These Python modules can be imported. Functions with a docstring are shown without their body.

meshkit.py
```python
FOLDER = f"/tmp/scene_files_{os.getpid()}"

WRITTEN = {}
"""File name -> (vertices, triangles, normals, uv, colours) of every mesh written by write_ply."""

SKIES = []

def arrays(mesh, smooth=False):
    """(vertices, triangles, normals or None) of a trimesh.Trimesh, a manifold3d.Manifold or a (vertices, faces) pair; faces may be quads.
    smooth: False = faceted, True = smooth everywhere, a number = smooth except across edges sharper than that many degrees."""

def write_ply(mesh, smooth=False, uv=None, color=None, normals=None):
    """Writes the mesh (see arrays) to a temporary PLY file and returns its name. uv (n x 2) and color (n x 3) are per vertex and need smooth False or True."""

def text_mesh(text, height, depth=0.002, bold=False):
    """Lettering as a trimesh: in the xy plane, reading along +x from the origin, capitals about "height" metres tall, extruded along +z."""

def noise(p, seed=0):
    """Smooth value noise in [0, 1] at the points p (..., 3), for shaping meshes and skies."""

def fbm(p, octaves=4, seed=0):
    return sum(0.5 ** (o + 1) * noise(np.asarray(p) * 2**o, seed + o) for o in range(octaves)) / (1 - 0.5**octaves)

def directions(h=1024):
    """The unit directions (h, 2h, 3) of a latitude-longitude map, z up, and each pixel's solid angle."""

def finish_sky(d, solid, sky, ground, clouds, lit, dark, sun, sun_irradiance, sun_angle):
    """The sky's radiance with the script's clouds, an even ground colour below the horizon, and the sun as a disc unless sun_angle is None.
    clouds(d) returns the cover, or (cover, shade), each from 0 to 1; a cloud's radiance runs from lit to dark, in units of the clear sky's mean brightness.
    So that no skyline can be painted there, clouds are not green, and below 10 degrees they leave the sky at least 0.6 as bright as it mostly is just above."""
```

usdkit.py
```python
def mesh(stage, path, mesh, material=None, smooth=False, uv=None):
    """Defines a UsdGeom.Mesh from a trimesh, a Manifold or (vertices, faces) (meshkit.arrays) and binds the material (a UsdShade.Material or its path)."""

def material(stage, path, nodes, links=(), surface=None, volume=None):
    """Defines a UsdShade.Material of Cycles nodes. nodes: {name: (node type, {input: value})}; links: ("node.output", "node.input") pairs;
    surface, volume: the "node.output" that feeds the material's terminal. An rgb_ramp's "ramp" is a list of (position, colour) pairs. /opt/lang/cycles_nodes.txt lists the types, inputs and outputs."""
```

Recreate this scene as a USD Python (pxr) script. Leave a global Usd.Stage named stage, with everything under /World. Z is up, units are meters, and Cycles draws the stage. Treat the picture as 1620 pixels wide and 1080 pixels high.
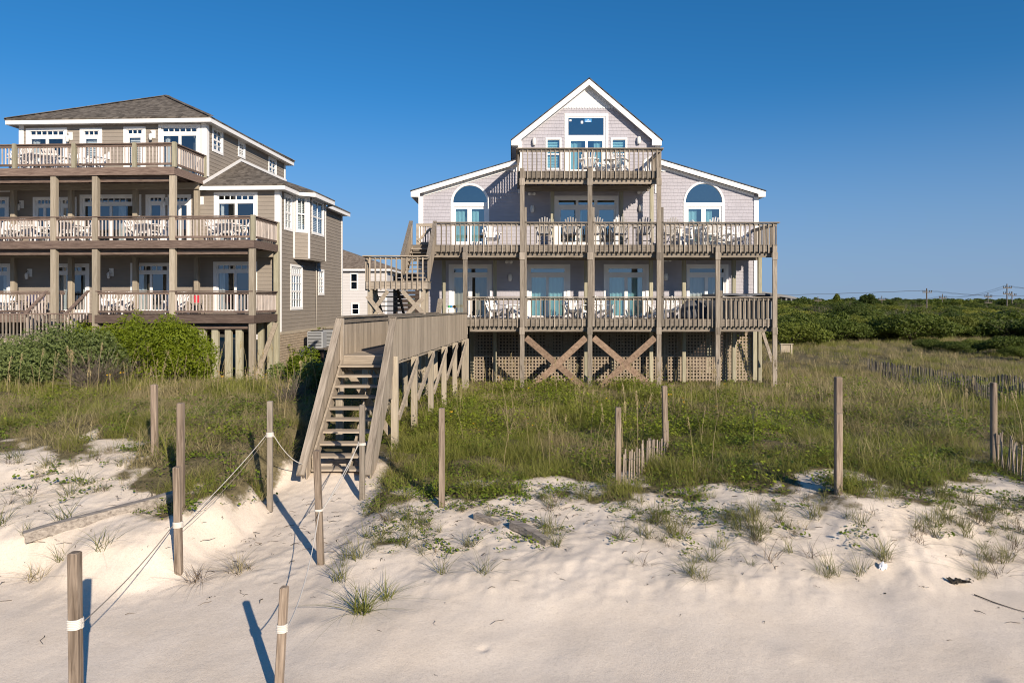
import math, random
import numpy as np, trimesh, usdkit, meshkit
from pxr import Usd, UsdGeom, UsdLux, UsdShade, Gf, Sdf, Vt
from shapely.geometry import Polygon, box as sbox
from shapely.ops import unary_union
from shapely.prepared import prep
from scipy.interpolate import PchipInterpolator

stage = Usd.Stage.CreateInMemory()
UsdGeom.SetStageUpAxis(stage, 'Z'); UsdGeom.SetStageMetersPerUnit(stage, 1.0)
UsdGeom.Xform.Define(stage, '/World'); UsdGeom.Scope.Define(stage, '/World/Looks')
RNG = np.random.default_rng(7); random.seed(7)

# ---------------------------------------------------------------- camera, sky, sun, exposure
CZ, FPX, CX, HY = 3.5, 1080.0, 810.0, 474.0        # camera height, focal length / centre / horizon of the 1620 px photograph
EXPOSURE = 0.5
SUN_AZ, SUN_EL = math.radians(30.0), math.radians(24.0)
cam = UsdGeom.Camera.Define(stage, '/World/camera')
cam.CreateHorizontalApertureAttr(36.0); cam.CreateVerticalApertureAttr(24.0); cam.CreateFocalLengthAttr(24.0)
cam.CreateVerticalApertureOffsetAttr(-66.0 / 1620 * 36); cam.CreateExposureAttr(EXPOSURE)
cam.CreateClippingRangeAttr(Gf.Vec2f(0.1, 20000))
cam.AddTranslateOp().Set((0, 0, CZ)); cam.AddRotateXOp().Set(90.0)
TO_SUN = np.array([math.sin(SUN_AZ) * math.cos(SUN_EL), -math.cos(SUN_AZ) * math.cos(SUN_EL), math.sin(SUN_EL)])
dome = UsdLux.DomeLight.Define(stage, '/World/sky')
dome.GetPrim().SetCustomDataByKey('kind', 'structure')
skym = usdkit.material(stage, '/World/Looks/sky', {
    's': ('sky_texture', {'sky_type': 'single_scattering', 'sun_disc': False, 'sun_elevation': SUN_EL,
                          'sun_rotation': math.atan2(TO_SUN[0], TO_SUN[1]), 'altitude': 0.0, 'air_density': 1.0, 'aerosol_density': 0.1, 'ozone_density': 3.0}),
    't': ('texture_coordinate', {}), 'a': ('vector_math', {'math_type': 'add', 'vector2': (0, 0, 0.08)}), 'nn': ('vector_math', {'math_type': 'normalize'}),
    'h': ('hsv', {'saturation': 1.2}), 'x': ('mix_color', {'blend_type': 'multiply', 'fac': 1.0, 'b': (0.76, 0.95, 1.08), 'use_clamp': False}),
    'sz': ('separate_xyz', {}), 'hz': ('map_range', {'range_type': 'smoothstep', 'from_min': -0.08, 'from_max': 0.30, 'to_min': 1.0, 'to_max': 0.0}), 'hm': ('mix_color', {'b': (2.3, 3.05, 4.5), 'use_clamp': False}),
    'b': ('background_shader', {'strength': 0.083})}, [('t.generated', 'a.vector1'), ('a.vector', 'nn.vector1'), ('nn.vector', 's.vector'), ('s.color', 'x.a'), ('x.result', 'h.color'), ('h.color', 'hm.a'), ('t.generated', 'sz.vector'), ('sz.z', 'hz.value'), ('hz.result', 'hm.fac'), ('hm.result', 'b.color')], surface='b.background')
UsdShade.MaterialBindingAPI.Apply(dome.GetPrim()).Bind(skym)
sun = UsdLux.DistantLight.Define(stage, '/World/sun')
sun.CreateNormalizeAttr(True); sun.CreateIntensityAttr(1.2); sun.CreateAngleAttr(0.53); sun.CreateColorAttr(Gf.Vec3f(1.0, 0.87, 0.715))
q = Gf.Rotation(Gf.Vec3d(0, 0, 1), Gf.Vec3d(*TO_SUN)); sun.AddTransformOp().Set(Gf.Matrix4d().SetRotate(q))

# ---------------------------------------------------------------- helpers
OFF, CNT = {}, {}
def uniq(path):
    n = CNT.get(path, 0); CNT[path] = n + 1
    return path if n == 0 else f'{path}_{n:03d}'
def tag(path, label=None, cat=None, group=None, kind=None):
    p = stage.GetPrimAtPath(path)
    for k, v in (('label', label), ('category', cat), ('group', group), ('kind', kind)):
        if v: p.SetCustomDataByKey(k, v)
def thing(name, label=None, cat=None, loc=(0, 0, 0), rz=0.0, group=None, kind=None, world=True):
    """An Xform at the thing's base. world: its parts are given in world coordinates (moved only)."""
    path = uniq('/World/' + name); x = UsdGeom.Xform.Define(stage, path)
    x.AddTranslateOp().Set(Gf.Vec3d(*map(float, loc))); x.AddRotateZOp().Set(float(rz))
    OFF[path] = np.array(loc, float) if world else np.zeros(3)
    tag(path, label, cat, group, kind); return path
def dup(src, loc, rz=0.0, scale=None, label=None, cat=None, group=None):
    path = uniq('/World/' + src.split('/')[2].rstrip('0123456789').rstrip('_')); x = UsdGeom.Xform.Define(stage, path)
    x.GetPrim().GetReferences().AddInternalReference(src)
    x.GetPrim().GetAttribute('xformOp:translate').Set(Gf.Vec3d(*map(float, loc))); x.GetPrim().GetAttribute('xformOp:rotateZ').Set(float(rz))
    if scale is not None: x.AddScaleOp().Set(Gf.Vec3f(*map(float, scale)))
    x.GetPrim().SetInstanceable(True); tag(path, label, cat, group); return path
def cat(geos):
    if isinstance(geos, tuple): return np.asarray(geos[0], float), np.asarray(geos[1], int)
    if isinstance(geos, trimesh.Trimesh): return np.array(geos.vertices), np.array(geos.faces)
    V, F, n = [], [], 0
    for g in geos:
        v, f = cat(g)
        V.append(v); F.append(f + n); n += len(v)
    return (np.vstack(V), np.vstack(F)) if V else (np.zeros((0, 3)), np.zeros((0, 3), int))
def part(parent, name, geo, mat, label=None, kind=None, smooth=False, F=None):
    v, f = cat(geo)
    if len(f) == 0: return None
    if F is not None: v = F(v)
    top = '/'.join(parent.split('/')[:3]) if parent != '/World' else None
    if top: v = v - OFF.get(top, 0)
    path = uniq(f'{parent}/{name}')
    usdkit.mesh(stage, path, (v, f), MAT[mat] if isinstance(mat, str) else mat, smooth)
    if label or kind: tag(path, label, None, None, kind)
    return path
def solo(name, geo, mat, label, category, group=None, kind=None, smooth=False):
    """A thing of one mesh, in world coordinates with its origin at its base."""
    v, f = cat(geo); o = np.array([*v.mean(0)[:2], v[:, 2].min()])
    path = uniq('/World/' + name)
    m = usdkit.mesh(stage, path, (v - o, f), MAT[mat], smooth); m.AddTranslateOp().Set(Gf.Vec3d(*map(float, o)))
    tag(path, label, category, group, kind); return path

BF = np.array([[0,2,1],[0,3,2],[4,5,6],[4,6,7],[0,1,5],[0,5,4],[1,2,6],[1,6,5],[2,3,7],[2,7,6],[3,0,4],[3,4,7]])
def bx(x0, x1, y0, y1, z0, z1):
    return np.array([[x0,y0,z0],[x1,y0,z0],[x1,y1,z0],[x0,y1,z0],[x0,y0,z1],[x1,y0,z1],[x1,y1,z1],[x0,y1,z1]], float), BF
def cbox(x0, x1, y0, y1, z0, z1, c=0.008):
    """A box with chamfered vertical edges and top."""
    pts = []
    for z, k in ((z0, 0), (z1 - c, 0), (z1, c)):
        for (x, y, sx, sy) in ((x0,y0,1,1),(x1,y0,-1,1),(x1,y1,-1,-1),(x0,y1,1,-1)):
            a, b = (x + sx*k, y + sy*(c + k)), (x + sx*(c + k), y + sy*k)
            for p in ((a, b) if sx*sy > 0 else (b, a)): pts.append((*p, z))
    m = trimesh.convex.convex_hull(np.array(pts)); return np.array(m.vertices), np.array(m.faces)
def beam(p, q, w, h, up=(0, 0, 1)):
    p, q = np.asarray(p, float), np.asarray(q, float); t = q - p; t /= np.linalg.norm(t)
    s = np.cross(t, up); s /= np.linalg.norm(s); u = np.cross(s, t)
    v = [b + s*a*w/2 + u*c*h/2 for b in (p, q) for a, c in ((-1,-1),(1,-1),(1,1),(-1,1))]
    return np.array(v), BF
def tube(pts, r, n=6, cap=True):
    pts = np.asarray(pts, float); r = np.broadcast_to(r, (len(pts),)); t = np.gradient(pts, axis=0)
    t /= np.linalg.norm(t, axis=1, keepdims=True) + 1e-12
    ref = np.array([0, 0, 1.0]) if abs(t[:, 2]).mean() < .85 else np.array([1.0, 0, 0])
    a = np.cross(t, ref); a /= np.linalg.norm(a, axis=1, keepdims=True) + 1e-12; b = np.cross(t, a)
    ang = np.arange(n) * 2*np.pi/n
    v = (pts[:, None] + r[:, None, None]*(np.cos(ang)[None, :, None]*a[:, None] + np.sin(ang)[None, :, None]*b[:, None])).reshape(-1, 3)
    i, j = np.meshgrid(np.arange(len(pts)-1), np.arange(n), indexing='ij')
    A, B, C, D = i*n+j, i*n+(j+1)%n, (i+1)*n+(j+1)%n, (i+1)*n+j
    f = np.vstack([np.stack([A, C, B], -1).reshape(-1, 3), np.stack([A, D, C], -1).reshape(-1, 3)])
    if cap:
        m = len(v); v = np.vstack([v, pts[0], pts[-1]]); k = np.arange(n)
        f = np.vstack([f, np.stack([np.full(n, m), (k), (k+1) % n], 1), np.stack([np.full(n, m+1), (len(pts)-1)*n+(k+1) % n, (len(pts)-1)*n+k], 1)])
    return v, f
def cyl(p, q, r0, r1=None, n=10): return tube([p, q], [r0, r0 if r1 is None else r1], n)
def prism(poly, d0, d1, wedge=None):
    """A shapely polygon in (a, z) pushed from depth d0 to d1, as (a, depth, z). wedge(z) replaces d0 where given."""
    out = []
    for g in getattr(poly, 'geoms', [poly]):
        if g.geom_type != 'Polygon' or g.area < 1e-5: continue
        v2, f = trimesh.creation.triangulate_polygon(g, engine='earcut')
        v2 = np.asarray(v2); n = len(v2); fr = np.full(n, d0) if wedge is None else wedge(v2[:, 1])
        v = np.vstack([np.c_[v2[:, 0], fr, v2[:, 1]], np.c_[v2[:, 0], np.full(n, d1), v2[:, 1]]])
        F = [np.asarray(f), np.asarray(f)[:, ::-1] + n]
        e = np.sort(np.vstack([f[:, [0,1]], f[:, [1,2]], f[:, [2,0]]]), 1); u, c = np.unique(e, axis=0, return_counts=True)
        for a, b in u[c == 1]: F.append(np.array([[a, b, b+n], [a, b+n, a+n]]))
        out.append((v, np.vstack(F)))
    return cat(out)
def quad(a, b, c, d): return np.array([a, b, c, d], float), np.array([[0,1,2],[0,2,3]])
def rect(x0, x1, z0, z1): return sbox(min(x0,x1), min(z0,z1), max(x0,x1), max(z0,z1))
def lathe(prof, n=16, c=(0, 0, 0)):
    prof = np.asarray(prof, float); a = np.arange(n)*2*np.pi/n
    v = np.stack([prof[:, None, 0]*np.cos(a), prof[:, None, 0]*np.sin(a), np.broadcast_to(prof[:, None, 1], (len(prof), n))], -1).reshape(-1, 3) + np.asarray(c, float)
    i, j = np.meshgrid(np.arange(len(prof)-1), np.arange(n), indexing='ij'); A, B, C, D = i*n+j, i*n+(j+1)%n, (i+1)*n+(j+1)%n, (i+1)*n+j
    return v, np.vstack([np.stack([A, B, C], -1).reshape(-1, 3), np.stack([A, C, D], -1).reshape(-1, 3)])
def at(px, py, d): return (px-CX)*d/FPX, CZ + (HY-py)*d/FPX           # a photograph point on the frontal plane at distance d
def X(px, d): return (px-CX)*d/FPX
def Z(py, d): return CZ + (HY-py)*d/FPX
ORD = ['first','second','third','fourth','fifth','sixth','seventh','eighth','ninth','tenth','eleventh','twelfth','thirteenth','fourteenth']

# ---------------------------------------------------------------- materials
MAT = {}
def mk(name, nodes, links, surface='p.BSDF', volume=None):
    MAT[name] = usdkit.material(stage, '/World/Looks/' + name, nodes, links, surface=surface, volume=volume)
def plain(name, col, rough=0.6, spec=0.4, vary=0.0, bump=0.0, metallic=0.0):
    nodes = {'p': ('principled_bsdf', {'base_color': col, 'roughness': rough, 'specular_ior_level': spec, 'metallic': metallic})}; links = []
    if vary:
        nodes |= {'g': ('geometry', {}), 'n': ('noise_texture', {'scale': 3.0, 'detail': 5.0, 'roughness': 0.65}),
                  'r': ('rgb_ramp', {'ramp': [(0.25, [c*(1-vary) for c in col]), (0.75, [min(1, c*(1+vary*0.6)) for c in col])]})}
        links += [('g.position', 'n.vector'), ('n.fac', 'r.fac'), ('r.color', 'p.base_color')]
    mk(name, nodes, links)
def wood(name, dark, light, axis, rand=0.3, rough=0.85):
    sc = {'z': (28, 28, 1.6), 'x': (1.6, 28, 28), 'y': (28, 1.6, 28), 'd': (9, 9, 9)}[axis]
    mk(name, {'g': ('geometry', {}), 'm': ('mapping', {'scale': sc}), 'o': ('object_info', {}),
              'ov': ('combine_xyz', {}), 'om': ('math', {'math_type': 'multiply', 'value2': 37.0}), 'va': ('vector_math', {'math_type': 'add'}),
              'n': ('noise_texture', {'scale': 1.0, 'detail': 5.0, 'roughness': 0.65, 'distortion': 0.6}),
              'r': ('rgb_ramp', {'ramp': [(0.3, dark), (0.7, light)]}),
              'mr': ('map_range', {'from_min': 0, 'from_max': 1, 'to_min': 1-rand, 'to_max': 1+rand*0.8}),
              'h': ('hsv', {}), 'b': ('bump', {'strength': 0.35, 'distance': 0.01}),
              'p': ('principled_bsdf', {'roughness': rough, 'specular_ior_level': 0.25})},
       [('g.position', 'm.vector'), ('m.vector', 'va.vector1'), ('o.random', 'om.value1'), ('om.value', 'ov.x'), ('om.value', 'ov.y'), ('om.value', 'ov.z'), ('ov.vector', 'va.vector2'),
        ('va.vector', 'n.vector'), ('n.fac', 'r.fac'), ('r.color', 'h.color'), ('o.random', 'mr.value'), ('mr.result', 'h.value'), ('h.color', 'p.base_color'),
        ('n.fac', 'b.height'), ('b.normal', 'p.normal')])
def sloped(name, dark, light, ang):
    wood(name, dark, light, 'y'); sh = UsdShade.Shader.Get(stage, f'/World/Looks/{name}/m'); sh.CreateInput('mapping_type', Sdf.ValueTypeNames.Token).Set('texture')
    sh.GetInput('scale').Set(Gf.Vec3f(1/28, 1/1.6, 1/28)); sh.CreateInput('rotation', Sdf.ValueTypeNames.Float3).Set(Gf.Vec3f(ang, 0, 0))
sloped('grey_wood_slope', (0.14, 0.115, 0.088), (0.345, 0.292, 0.232), math.atan(.976))
for ax in 'xyzd':
    wood('grey_wood_' + ax, (0.14, 0.115, 0.088), (0.335, 0.292, 0.242), ax, 0.45)
    wood('pale_wood_' + ax, (0.26, 0.22, 0.165), (0.42, 0.365, 0.285), ax, 0.2)
    wood('brown_wood_' + ax, (0.075, 0.05, 0.041), (0.22, 0.163, 0.132), ax, 0.35)
    wood('tan_wood_' + ax, (0.23, 0.19, 0.145), (0.42, 0.355, 0.28), ax, 0.2)
wood('brace_wood', (0.12, 0.078, 0.052), (0.29, 0.205, 0.145), 'd', 0.25)
wood('picket_wood', (0.36, 0.30, 0.26), (0.62, 0.55, 0.50), 'z', 0.25); wood('slat_wood', (0.22, 0.175, 0.135), (0.44, 0.36, 0.29), 'z', 0.3); wood('old_slat_wood', (0.11, 0.096, 0.08), (0.27, 0.235, 0.20), 'z', 0.35)
wood('green_wood', (0.24, 0.22, 0.15), (0.40, 0.375, 0.28), 'z', 0.18)
wood('lattice_wood', (0.20, 0.16, 0.115), (0.36, 0.295, 0.225), 'd', 0.14)
wood('post_wood', (0.095, 0.068, 0.048), (0.36, 0.285, 0.218), 'z', 0.2)
wood('drift_wood', (0.12, 0.10, 0.085), (0.36, 0.32, 0.275), 'x', 0.15)
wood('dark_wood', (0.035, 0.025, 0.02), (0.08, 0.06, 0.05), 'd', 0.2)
plain('white_paint', (0.78, 0.77, 0.75), 0.5, 0.4, 0.05)
plain('white_plastic', (0.76, 0.75, 0.74), 0.45, 0.4, 0.04)
plain('grey_plastic', (0.46, 0.44, 0.42), 0.55, 0.4, 0.05)
plain('navy_plastic', (0.05, 0.045, 0.09), 0.5)
plain('soffit_paint', (0.62, 0.61, 0.6), 0.6)
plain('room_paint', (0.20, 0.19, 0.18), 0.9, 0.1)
plain('lamp_glass', (0.72, 0.70, 0.66), 0.35)
plain('black_metal', (0.03, 0.03, 0.03), 0.5)
plain('grey_metal', (0.33, 0.34, 0.35), 0.5, 0.5, 0.1)
plain('dark_vinyl', (0.07, 0.075, 0.09), 0.55, 0.4, 0.15)
plain('rope_fibre', (0.62, 0.58, 0.52), 0.9, 0.1, 0.12)
plain('rope_dark', (0.30, 0.26, 0.22), 0.9, 0.1, 0.12)
plain('orange_plastic', (0.75, 0.25, 0.02), 0.5); plain('green_plastic', (0.05, 0.35, 0.12), 0.5); plain('blue_plastic', (0.03, 0.20, 0.42), 0.5); plain('red_plastic', (0.5, 0.03, 0.05), 0.5)
plain('litter_plastic', (0.72, 0.74, 0.78), 0.4)
plain('sticker_blue', (0.02, 0.22, 0.50), 0.5); plain('concrete', (0.20, 0.20, 0.20), 0.85, 0.2, 0.15)
plain('asphalt_grey', (0.09, 0.09, 0.09), 0.9)
plain('teal_blind', (0.50, 0.55, 0.55), 0.7, 0.3)
plain('pipe_paint', (0.50, 0.46, 0.40), 0.6)
plain('wire', (0.06, 0.06, 0.06), 0.6)
plain('insulator_dark', (0.06, 0.055, 0.05), 0.5); plain('pole_wood', (0.13, 0.11, 0.09), 0.9)
def cloth(name, col, tr=0.35):
    mk(name, {'d': ('diffuse_bsdf', {'color': col}), 't': ('translucent_bsdf', {'color': col}), 'm': ('mix_closure', {'fac': tr})}, [('d.BSDF', 'm.closure1'), ('t.BSDF', 'm.closure2')], surface='m.closure')
cloth('curtain_cloth', (0.88, 0.88, 0.86)); cloth('tan_cloth', (0.62, 0.55, 0.42))
def siding(name, col, vary):
    mk(name, {'g': ('geometry', {}), 'n': ('noise_texture', {'scale': 1.3, 'detail': 6.0, 'roughness': 0.7}), 'm': ('mapping', {'scale': (1.5, 1.5, 24)}), 'n2': ('noise_texture', {'scale': 1.0, 'detail': 3.0}),
              'mm': ('mix_float', {'fac': 0.4}), 'r': ('rgb_ramp', {'ramp': [(0.3, [c*(1-vary) for c in col]), (0.7, [c*(1+vary) for c in col])]}), 'i': ('map_range', {'to_min': 0.955, 'to_max': 1.045}), 'h': ('hsv', {}),
              'b': ('bump', {'strength': 0.25, 'distance': 0.006}), 'p': ('principled_bsdf', {'roughness': 0.75, 'specular_ior_level': 0.25})},
       [('g.position', 'n.vector'), ('g.position', 'm.vector'), ('m.vector', 'n2.vector'), ('n.fac', 'mm.a'), ('n2.fac', 'mm.b'), ('mm.result', 'r.fac'), ('g.random_per_island', 'i.value'), ('i.result', 'h.value'), ('r.color', 'h.color'), ('h.color', 'p.base_color'), ('n2.fac', 'b.height'), ('b.normal', 'p.normal')])
siding('lilac_shingle', (0.395, 0.38, 0.412), 0.12)
siding('white_shingle', (0.76, 0.75, 0.735), 0.04)
siding('taupe_siding', (0.27, 0.235, 0.197), 0.11)
siding('white_siding', (0.55, 0.53, 0.52), 0.04)
def roofing(name, a, b, c):
    mk(name, {'g': ('geometry', {}), 'm': ('mapping', {'scale': (1, 1, 1)}), 'v': ('voronoi_texture', {'scale': 5.5, 'randomness': 1.0}), 'n': ('noise_texture', {'scale': 60.0, 'detail': 2.0}), 'n3': ('noise_texture', {'scale': 0.8, 'detail': 4.0}),
              's': ('separate_color', {}), 'r': ('rgb_ramp', {'ramp': [(0.0, a), (0.5, b), (1.0, c)]}), 'x': ('mix_color', {'blend_type': 'multiply', 'fac': 0.5}), 'rr': ('rgb_ramp', {'ramp': [(0.3, (0.6, 0.6, 0.6)), (0.7, (1, 1, 1))]}),
              'b': ('bump', {'strength': 0.5, 'distance': 0.01}), 'p': ('principled_bsdf', {'roughness': 0.95, 'specular_ior_level': 0.15})},
       [('g.position', 'm.vector'), ('m.vector', 'v.vector'), ('g.position', 'n.vector'), ('g.position', 'n3.vector'), ('v.color', 's.color'), ('s.r', 'r.fac'), ('r.color', 'x.a'), ('n.fac', 'rr.fac'), ('rr.color', 'x.b'), ('x.result', 'p.base_color'), ('n.fac', 'b.height'), ('b.normal', 'p.normal')])
roofing('roof_shingle', (0.075, 0.064, 0.053), (0.125, 0.108, 0.09), (0.18, 0.157, 0.132))
roofing('roof_tan', (0.13, 0.10, 0.078), (0.20, 0.16, 0.125), (0.27, 0.22, 0.175))
roofing('roof_grey', (0.05, 0.05, 0.052), (0.08, 0.08, 0.083), (0.12, 0.12, 0.12))
def glass(name, tint, refl, f0=0.12):
    mk(name, {'t': ('transparent_bsdf', {'color': tint}), 'g': ('glossy_bsdf', {'color': refl, 'roughness': 0.01}), 'l': ('layer_weight', {'blend': 0.5}), 'pw': ('math', {'math_type': 'power', 'value2': 5.0}),
              'f': ('math', {'math_type': 'multiply_add', 'value2': 1-f0, 'value3': f0}), 'm': ('mix_closure', {})},
       [('l.facing', 'pw.value1'), ('pw.value', 'f.value1'), ('f.value', 'm.fac'), ('t.BSDF', 'm.closure1'), ('g.BSDF', 'm.closure2')], surface='m.closure')
glass('teal_glass', (0.52, 0.77, 0.80), (0.92, 0.97, 1.0), 0.27)
glass('clear_glass', (0.74, 0.80, 0.82), (0.85, 0.92, 1.0), 0.18)
def leafy(name, ramp, tr=0.35, rough=0.6, vary=0.3):
    """Leaves and blades: each island (and each copy) takes its own colour from the ramp."""
    mk(name, {'g': ('geometry', {}), 'o': ('object_info', {}), 'a': ('math', {'math_type': 'multiply_add', 'value2': 1-vary}), 'om': ('math', {'math_type': 'multiply', 'value2': vary}),
              'r': ('rgb_ramp', {'ramp': ramp}), 'd': ('principled_bsdf', {'roughness': rough, 'specular_ior_level': 0.3}), 't': ('translucent_bsdf', {}), 'm': ('mix_closure', {'fac': tr})},
       [('g.random_per_island', 'a.value1'), ('o.random', 'om.value1'), ('om.value', 'a.value3'), ('a.value', 'r.fac'), ('r.color', 'd.base_color'), ('r.color', 't.color'), ('d.BSDF', 'm.closure1'), ('t.BSDF', 'm.closure2')], surface='m.closure')
leafy('grass_blade', [(0.0, (0.17, 0.18, 0.035)), (0.4, (0.35, 0.35, 0.085)), (0.7, (0.53, 0.47, 0.16)), (1.0, (0.62, 0.53, 0.29))], 0.42)
leafy('dry_blade', [(0.0, (0.26, 0.22, 0.10)), (0.5, (0.42, 0.345, 0.19)), (1.0, (0.56, 0.47, 0.30))], 0.25)
leafy('tuft_blade', [(0.0, (0.13, 0.14, 0.04)), (0.5, (0.29, 0.265, 0.10)), (1.0, (0.46, 0.37, 0.21))])
leafy('root_blade', [(0.0, (0.12, 0.085, 0.05)), (0.5, (0.22, 0.16, 0.10)), (1.0, (0.33, 0.26, 0.17))])
leafy('herb_leaf', [(0.0, (0.12, 0.16, 0.018)), (0.5, (0.29, 0.335, 0.03)), (0.85, (0.36, 0.385, 0.055)), (1.0, (0.48, 0.40, 0.10))], 0.35, 0.45, 0.35)
leafy('vine_leaf', [(0.0, (0.12, 0.17, 0.02)), (0.6, (0.25, 0.30, 0.035)), (0.85, (0.34, 0.38, 0.05)), (1.0, (0.50, 0.38, 0.06))], 0.35, 0.35)
leafy('oat_stalk', [(0.0, (0.34, 0.27, 0.14)), (1.0, (0.50, 0.41, 0.25))], 0.2)
leafy('bright_leaf', [(0.0, (0.13, 0.175, 0.012)), (0.5, (0.27, 0.325, 0.018)), (1.0, (0.45, 0.48, 0.04))], 0.4, 0.5)
leafy('dull_leaf', [(0.0, (0.13, 0.17, 0.05)), (0.5, (0.25, 0.29, 0.10)), (1.0, (0.40, 0.42, 0.18))], 0.35, 0.55)
leafy('scrub_leaf', [(0.0, (0.05, 0.075, 0.012)), (0.4, (0.10, 0.13, 0.017)), (0.75, (0.19, 0.205, 0.025)), (0.92, (0.28, 0.265, 0.04)), (1.0, (0.22, 0.16, 0.07))], 0.3, 0.6, 0.5)
leafy('olive_leaf', [(0.0, (0.12, 0.14, 0.02)), (0.5, (0.23, 0.24, 0.035)), (1.0, (0.33, 0.28, 0.07))], 0.3, 0.6, 0.5)
leafy('grey_twig', [(0.0, (0.10, 0.08, 0.06)), (1.0, (0.24, 0.205, 0.17))], 0.05)
plain('bark', (0.12, 0.095, 0.075), 0.9, 0.2, 0.25)
plain('yellow_petal', (0.65, 0.36, 0.01), 0.6)
plain('dead_leaf', (0.30, 0.11, 0.04), 0.7); plain('wrack', (0.035, 0.028, 0.02), 0.9)
# sand: pale grains, damp-tinted patches, litter where the dune is grown over (the mesh's "veg")
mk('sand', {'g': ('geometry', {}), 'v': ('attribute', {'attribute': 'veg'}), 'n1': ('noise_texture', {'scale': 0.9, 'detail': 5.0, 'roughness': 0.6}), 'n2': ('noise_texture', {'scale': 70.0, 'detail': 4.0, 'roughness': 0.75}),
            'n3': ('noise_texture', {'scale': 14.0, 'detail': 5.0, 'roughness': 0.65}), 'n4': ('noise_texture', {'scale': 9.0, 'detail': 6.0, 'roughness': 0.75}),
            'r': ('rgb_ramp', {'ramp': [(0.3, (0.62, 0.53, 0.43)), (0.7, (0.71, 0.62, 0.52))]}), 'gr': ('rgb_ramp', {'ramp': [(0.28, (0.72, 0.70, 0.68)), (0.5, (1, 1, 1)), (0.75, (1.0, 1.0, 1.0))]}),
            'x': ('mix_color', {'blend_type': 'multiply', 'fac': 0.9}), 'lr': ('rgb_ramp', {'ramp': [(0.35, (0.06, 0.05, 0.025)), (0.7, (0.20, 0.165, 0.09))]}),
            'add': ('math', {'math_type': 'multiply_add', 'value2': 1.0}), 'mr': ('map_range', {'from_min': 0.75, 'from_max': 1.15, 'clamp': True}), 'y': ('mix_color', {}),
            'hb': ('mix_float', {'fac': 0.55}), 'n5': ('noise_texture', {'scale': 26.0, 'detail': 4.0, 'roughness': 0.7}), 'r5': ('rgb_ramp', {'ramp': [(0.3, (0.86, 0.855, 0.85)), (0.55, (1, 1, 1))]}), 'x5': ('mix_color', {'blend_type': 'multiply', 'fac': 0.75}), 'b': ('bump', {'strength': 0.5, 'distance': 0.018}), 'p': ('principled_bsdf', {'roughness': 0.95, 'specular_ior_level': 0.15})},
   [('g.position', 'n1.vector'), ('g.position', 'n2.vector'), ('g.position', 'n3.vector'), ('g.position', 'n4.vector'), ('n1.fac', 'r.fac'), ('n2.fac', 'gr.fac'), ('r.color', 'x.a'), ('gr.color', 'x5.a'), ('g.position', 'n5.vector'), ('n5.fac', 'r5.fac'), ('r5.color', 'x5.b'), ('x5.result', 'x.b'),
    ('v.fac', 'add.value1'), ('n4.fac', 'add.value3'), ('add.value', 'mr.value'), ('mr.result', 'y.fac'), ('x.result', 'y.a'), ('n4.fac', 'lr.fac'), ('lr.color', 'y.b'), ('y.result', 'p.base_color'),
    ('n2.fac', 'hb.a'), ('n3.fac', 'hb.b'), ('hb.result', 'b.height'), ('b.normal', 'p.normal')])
mk('sea_water', {'g': ('geometry', {}), 'n': ('noise_texture', {'scale': 0.6, 'detail': 6.0}), 'b': ('bump', {'strength': 0.6, 'distance': 0.4}), 'p': ('principled_bsdf', {'base_color': (0.015, 0.075, 0.11), 'roughness': 0.12})},
   [('g.position', 'n.vector'), ('n.fac', 'b.height'), ('b.normal', 'p.normal')])

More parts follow.
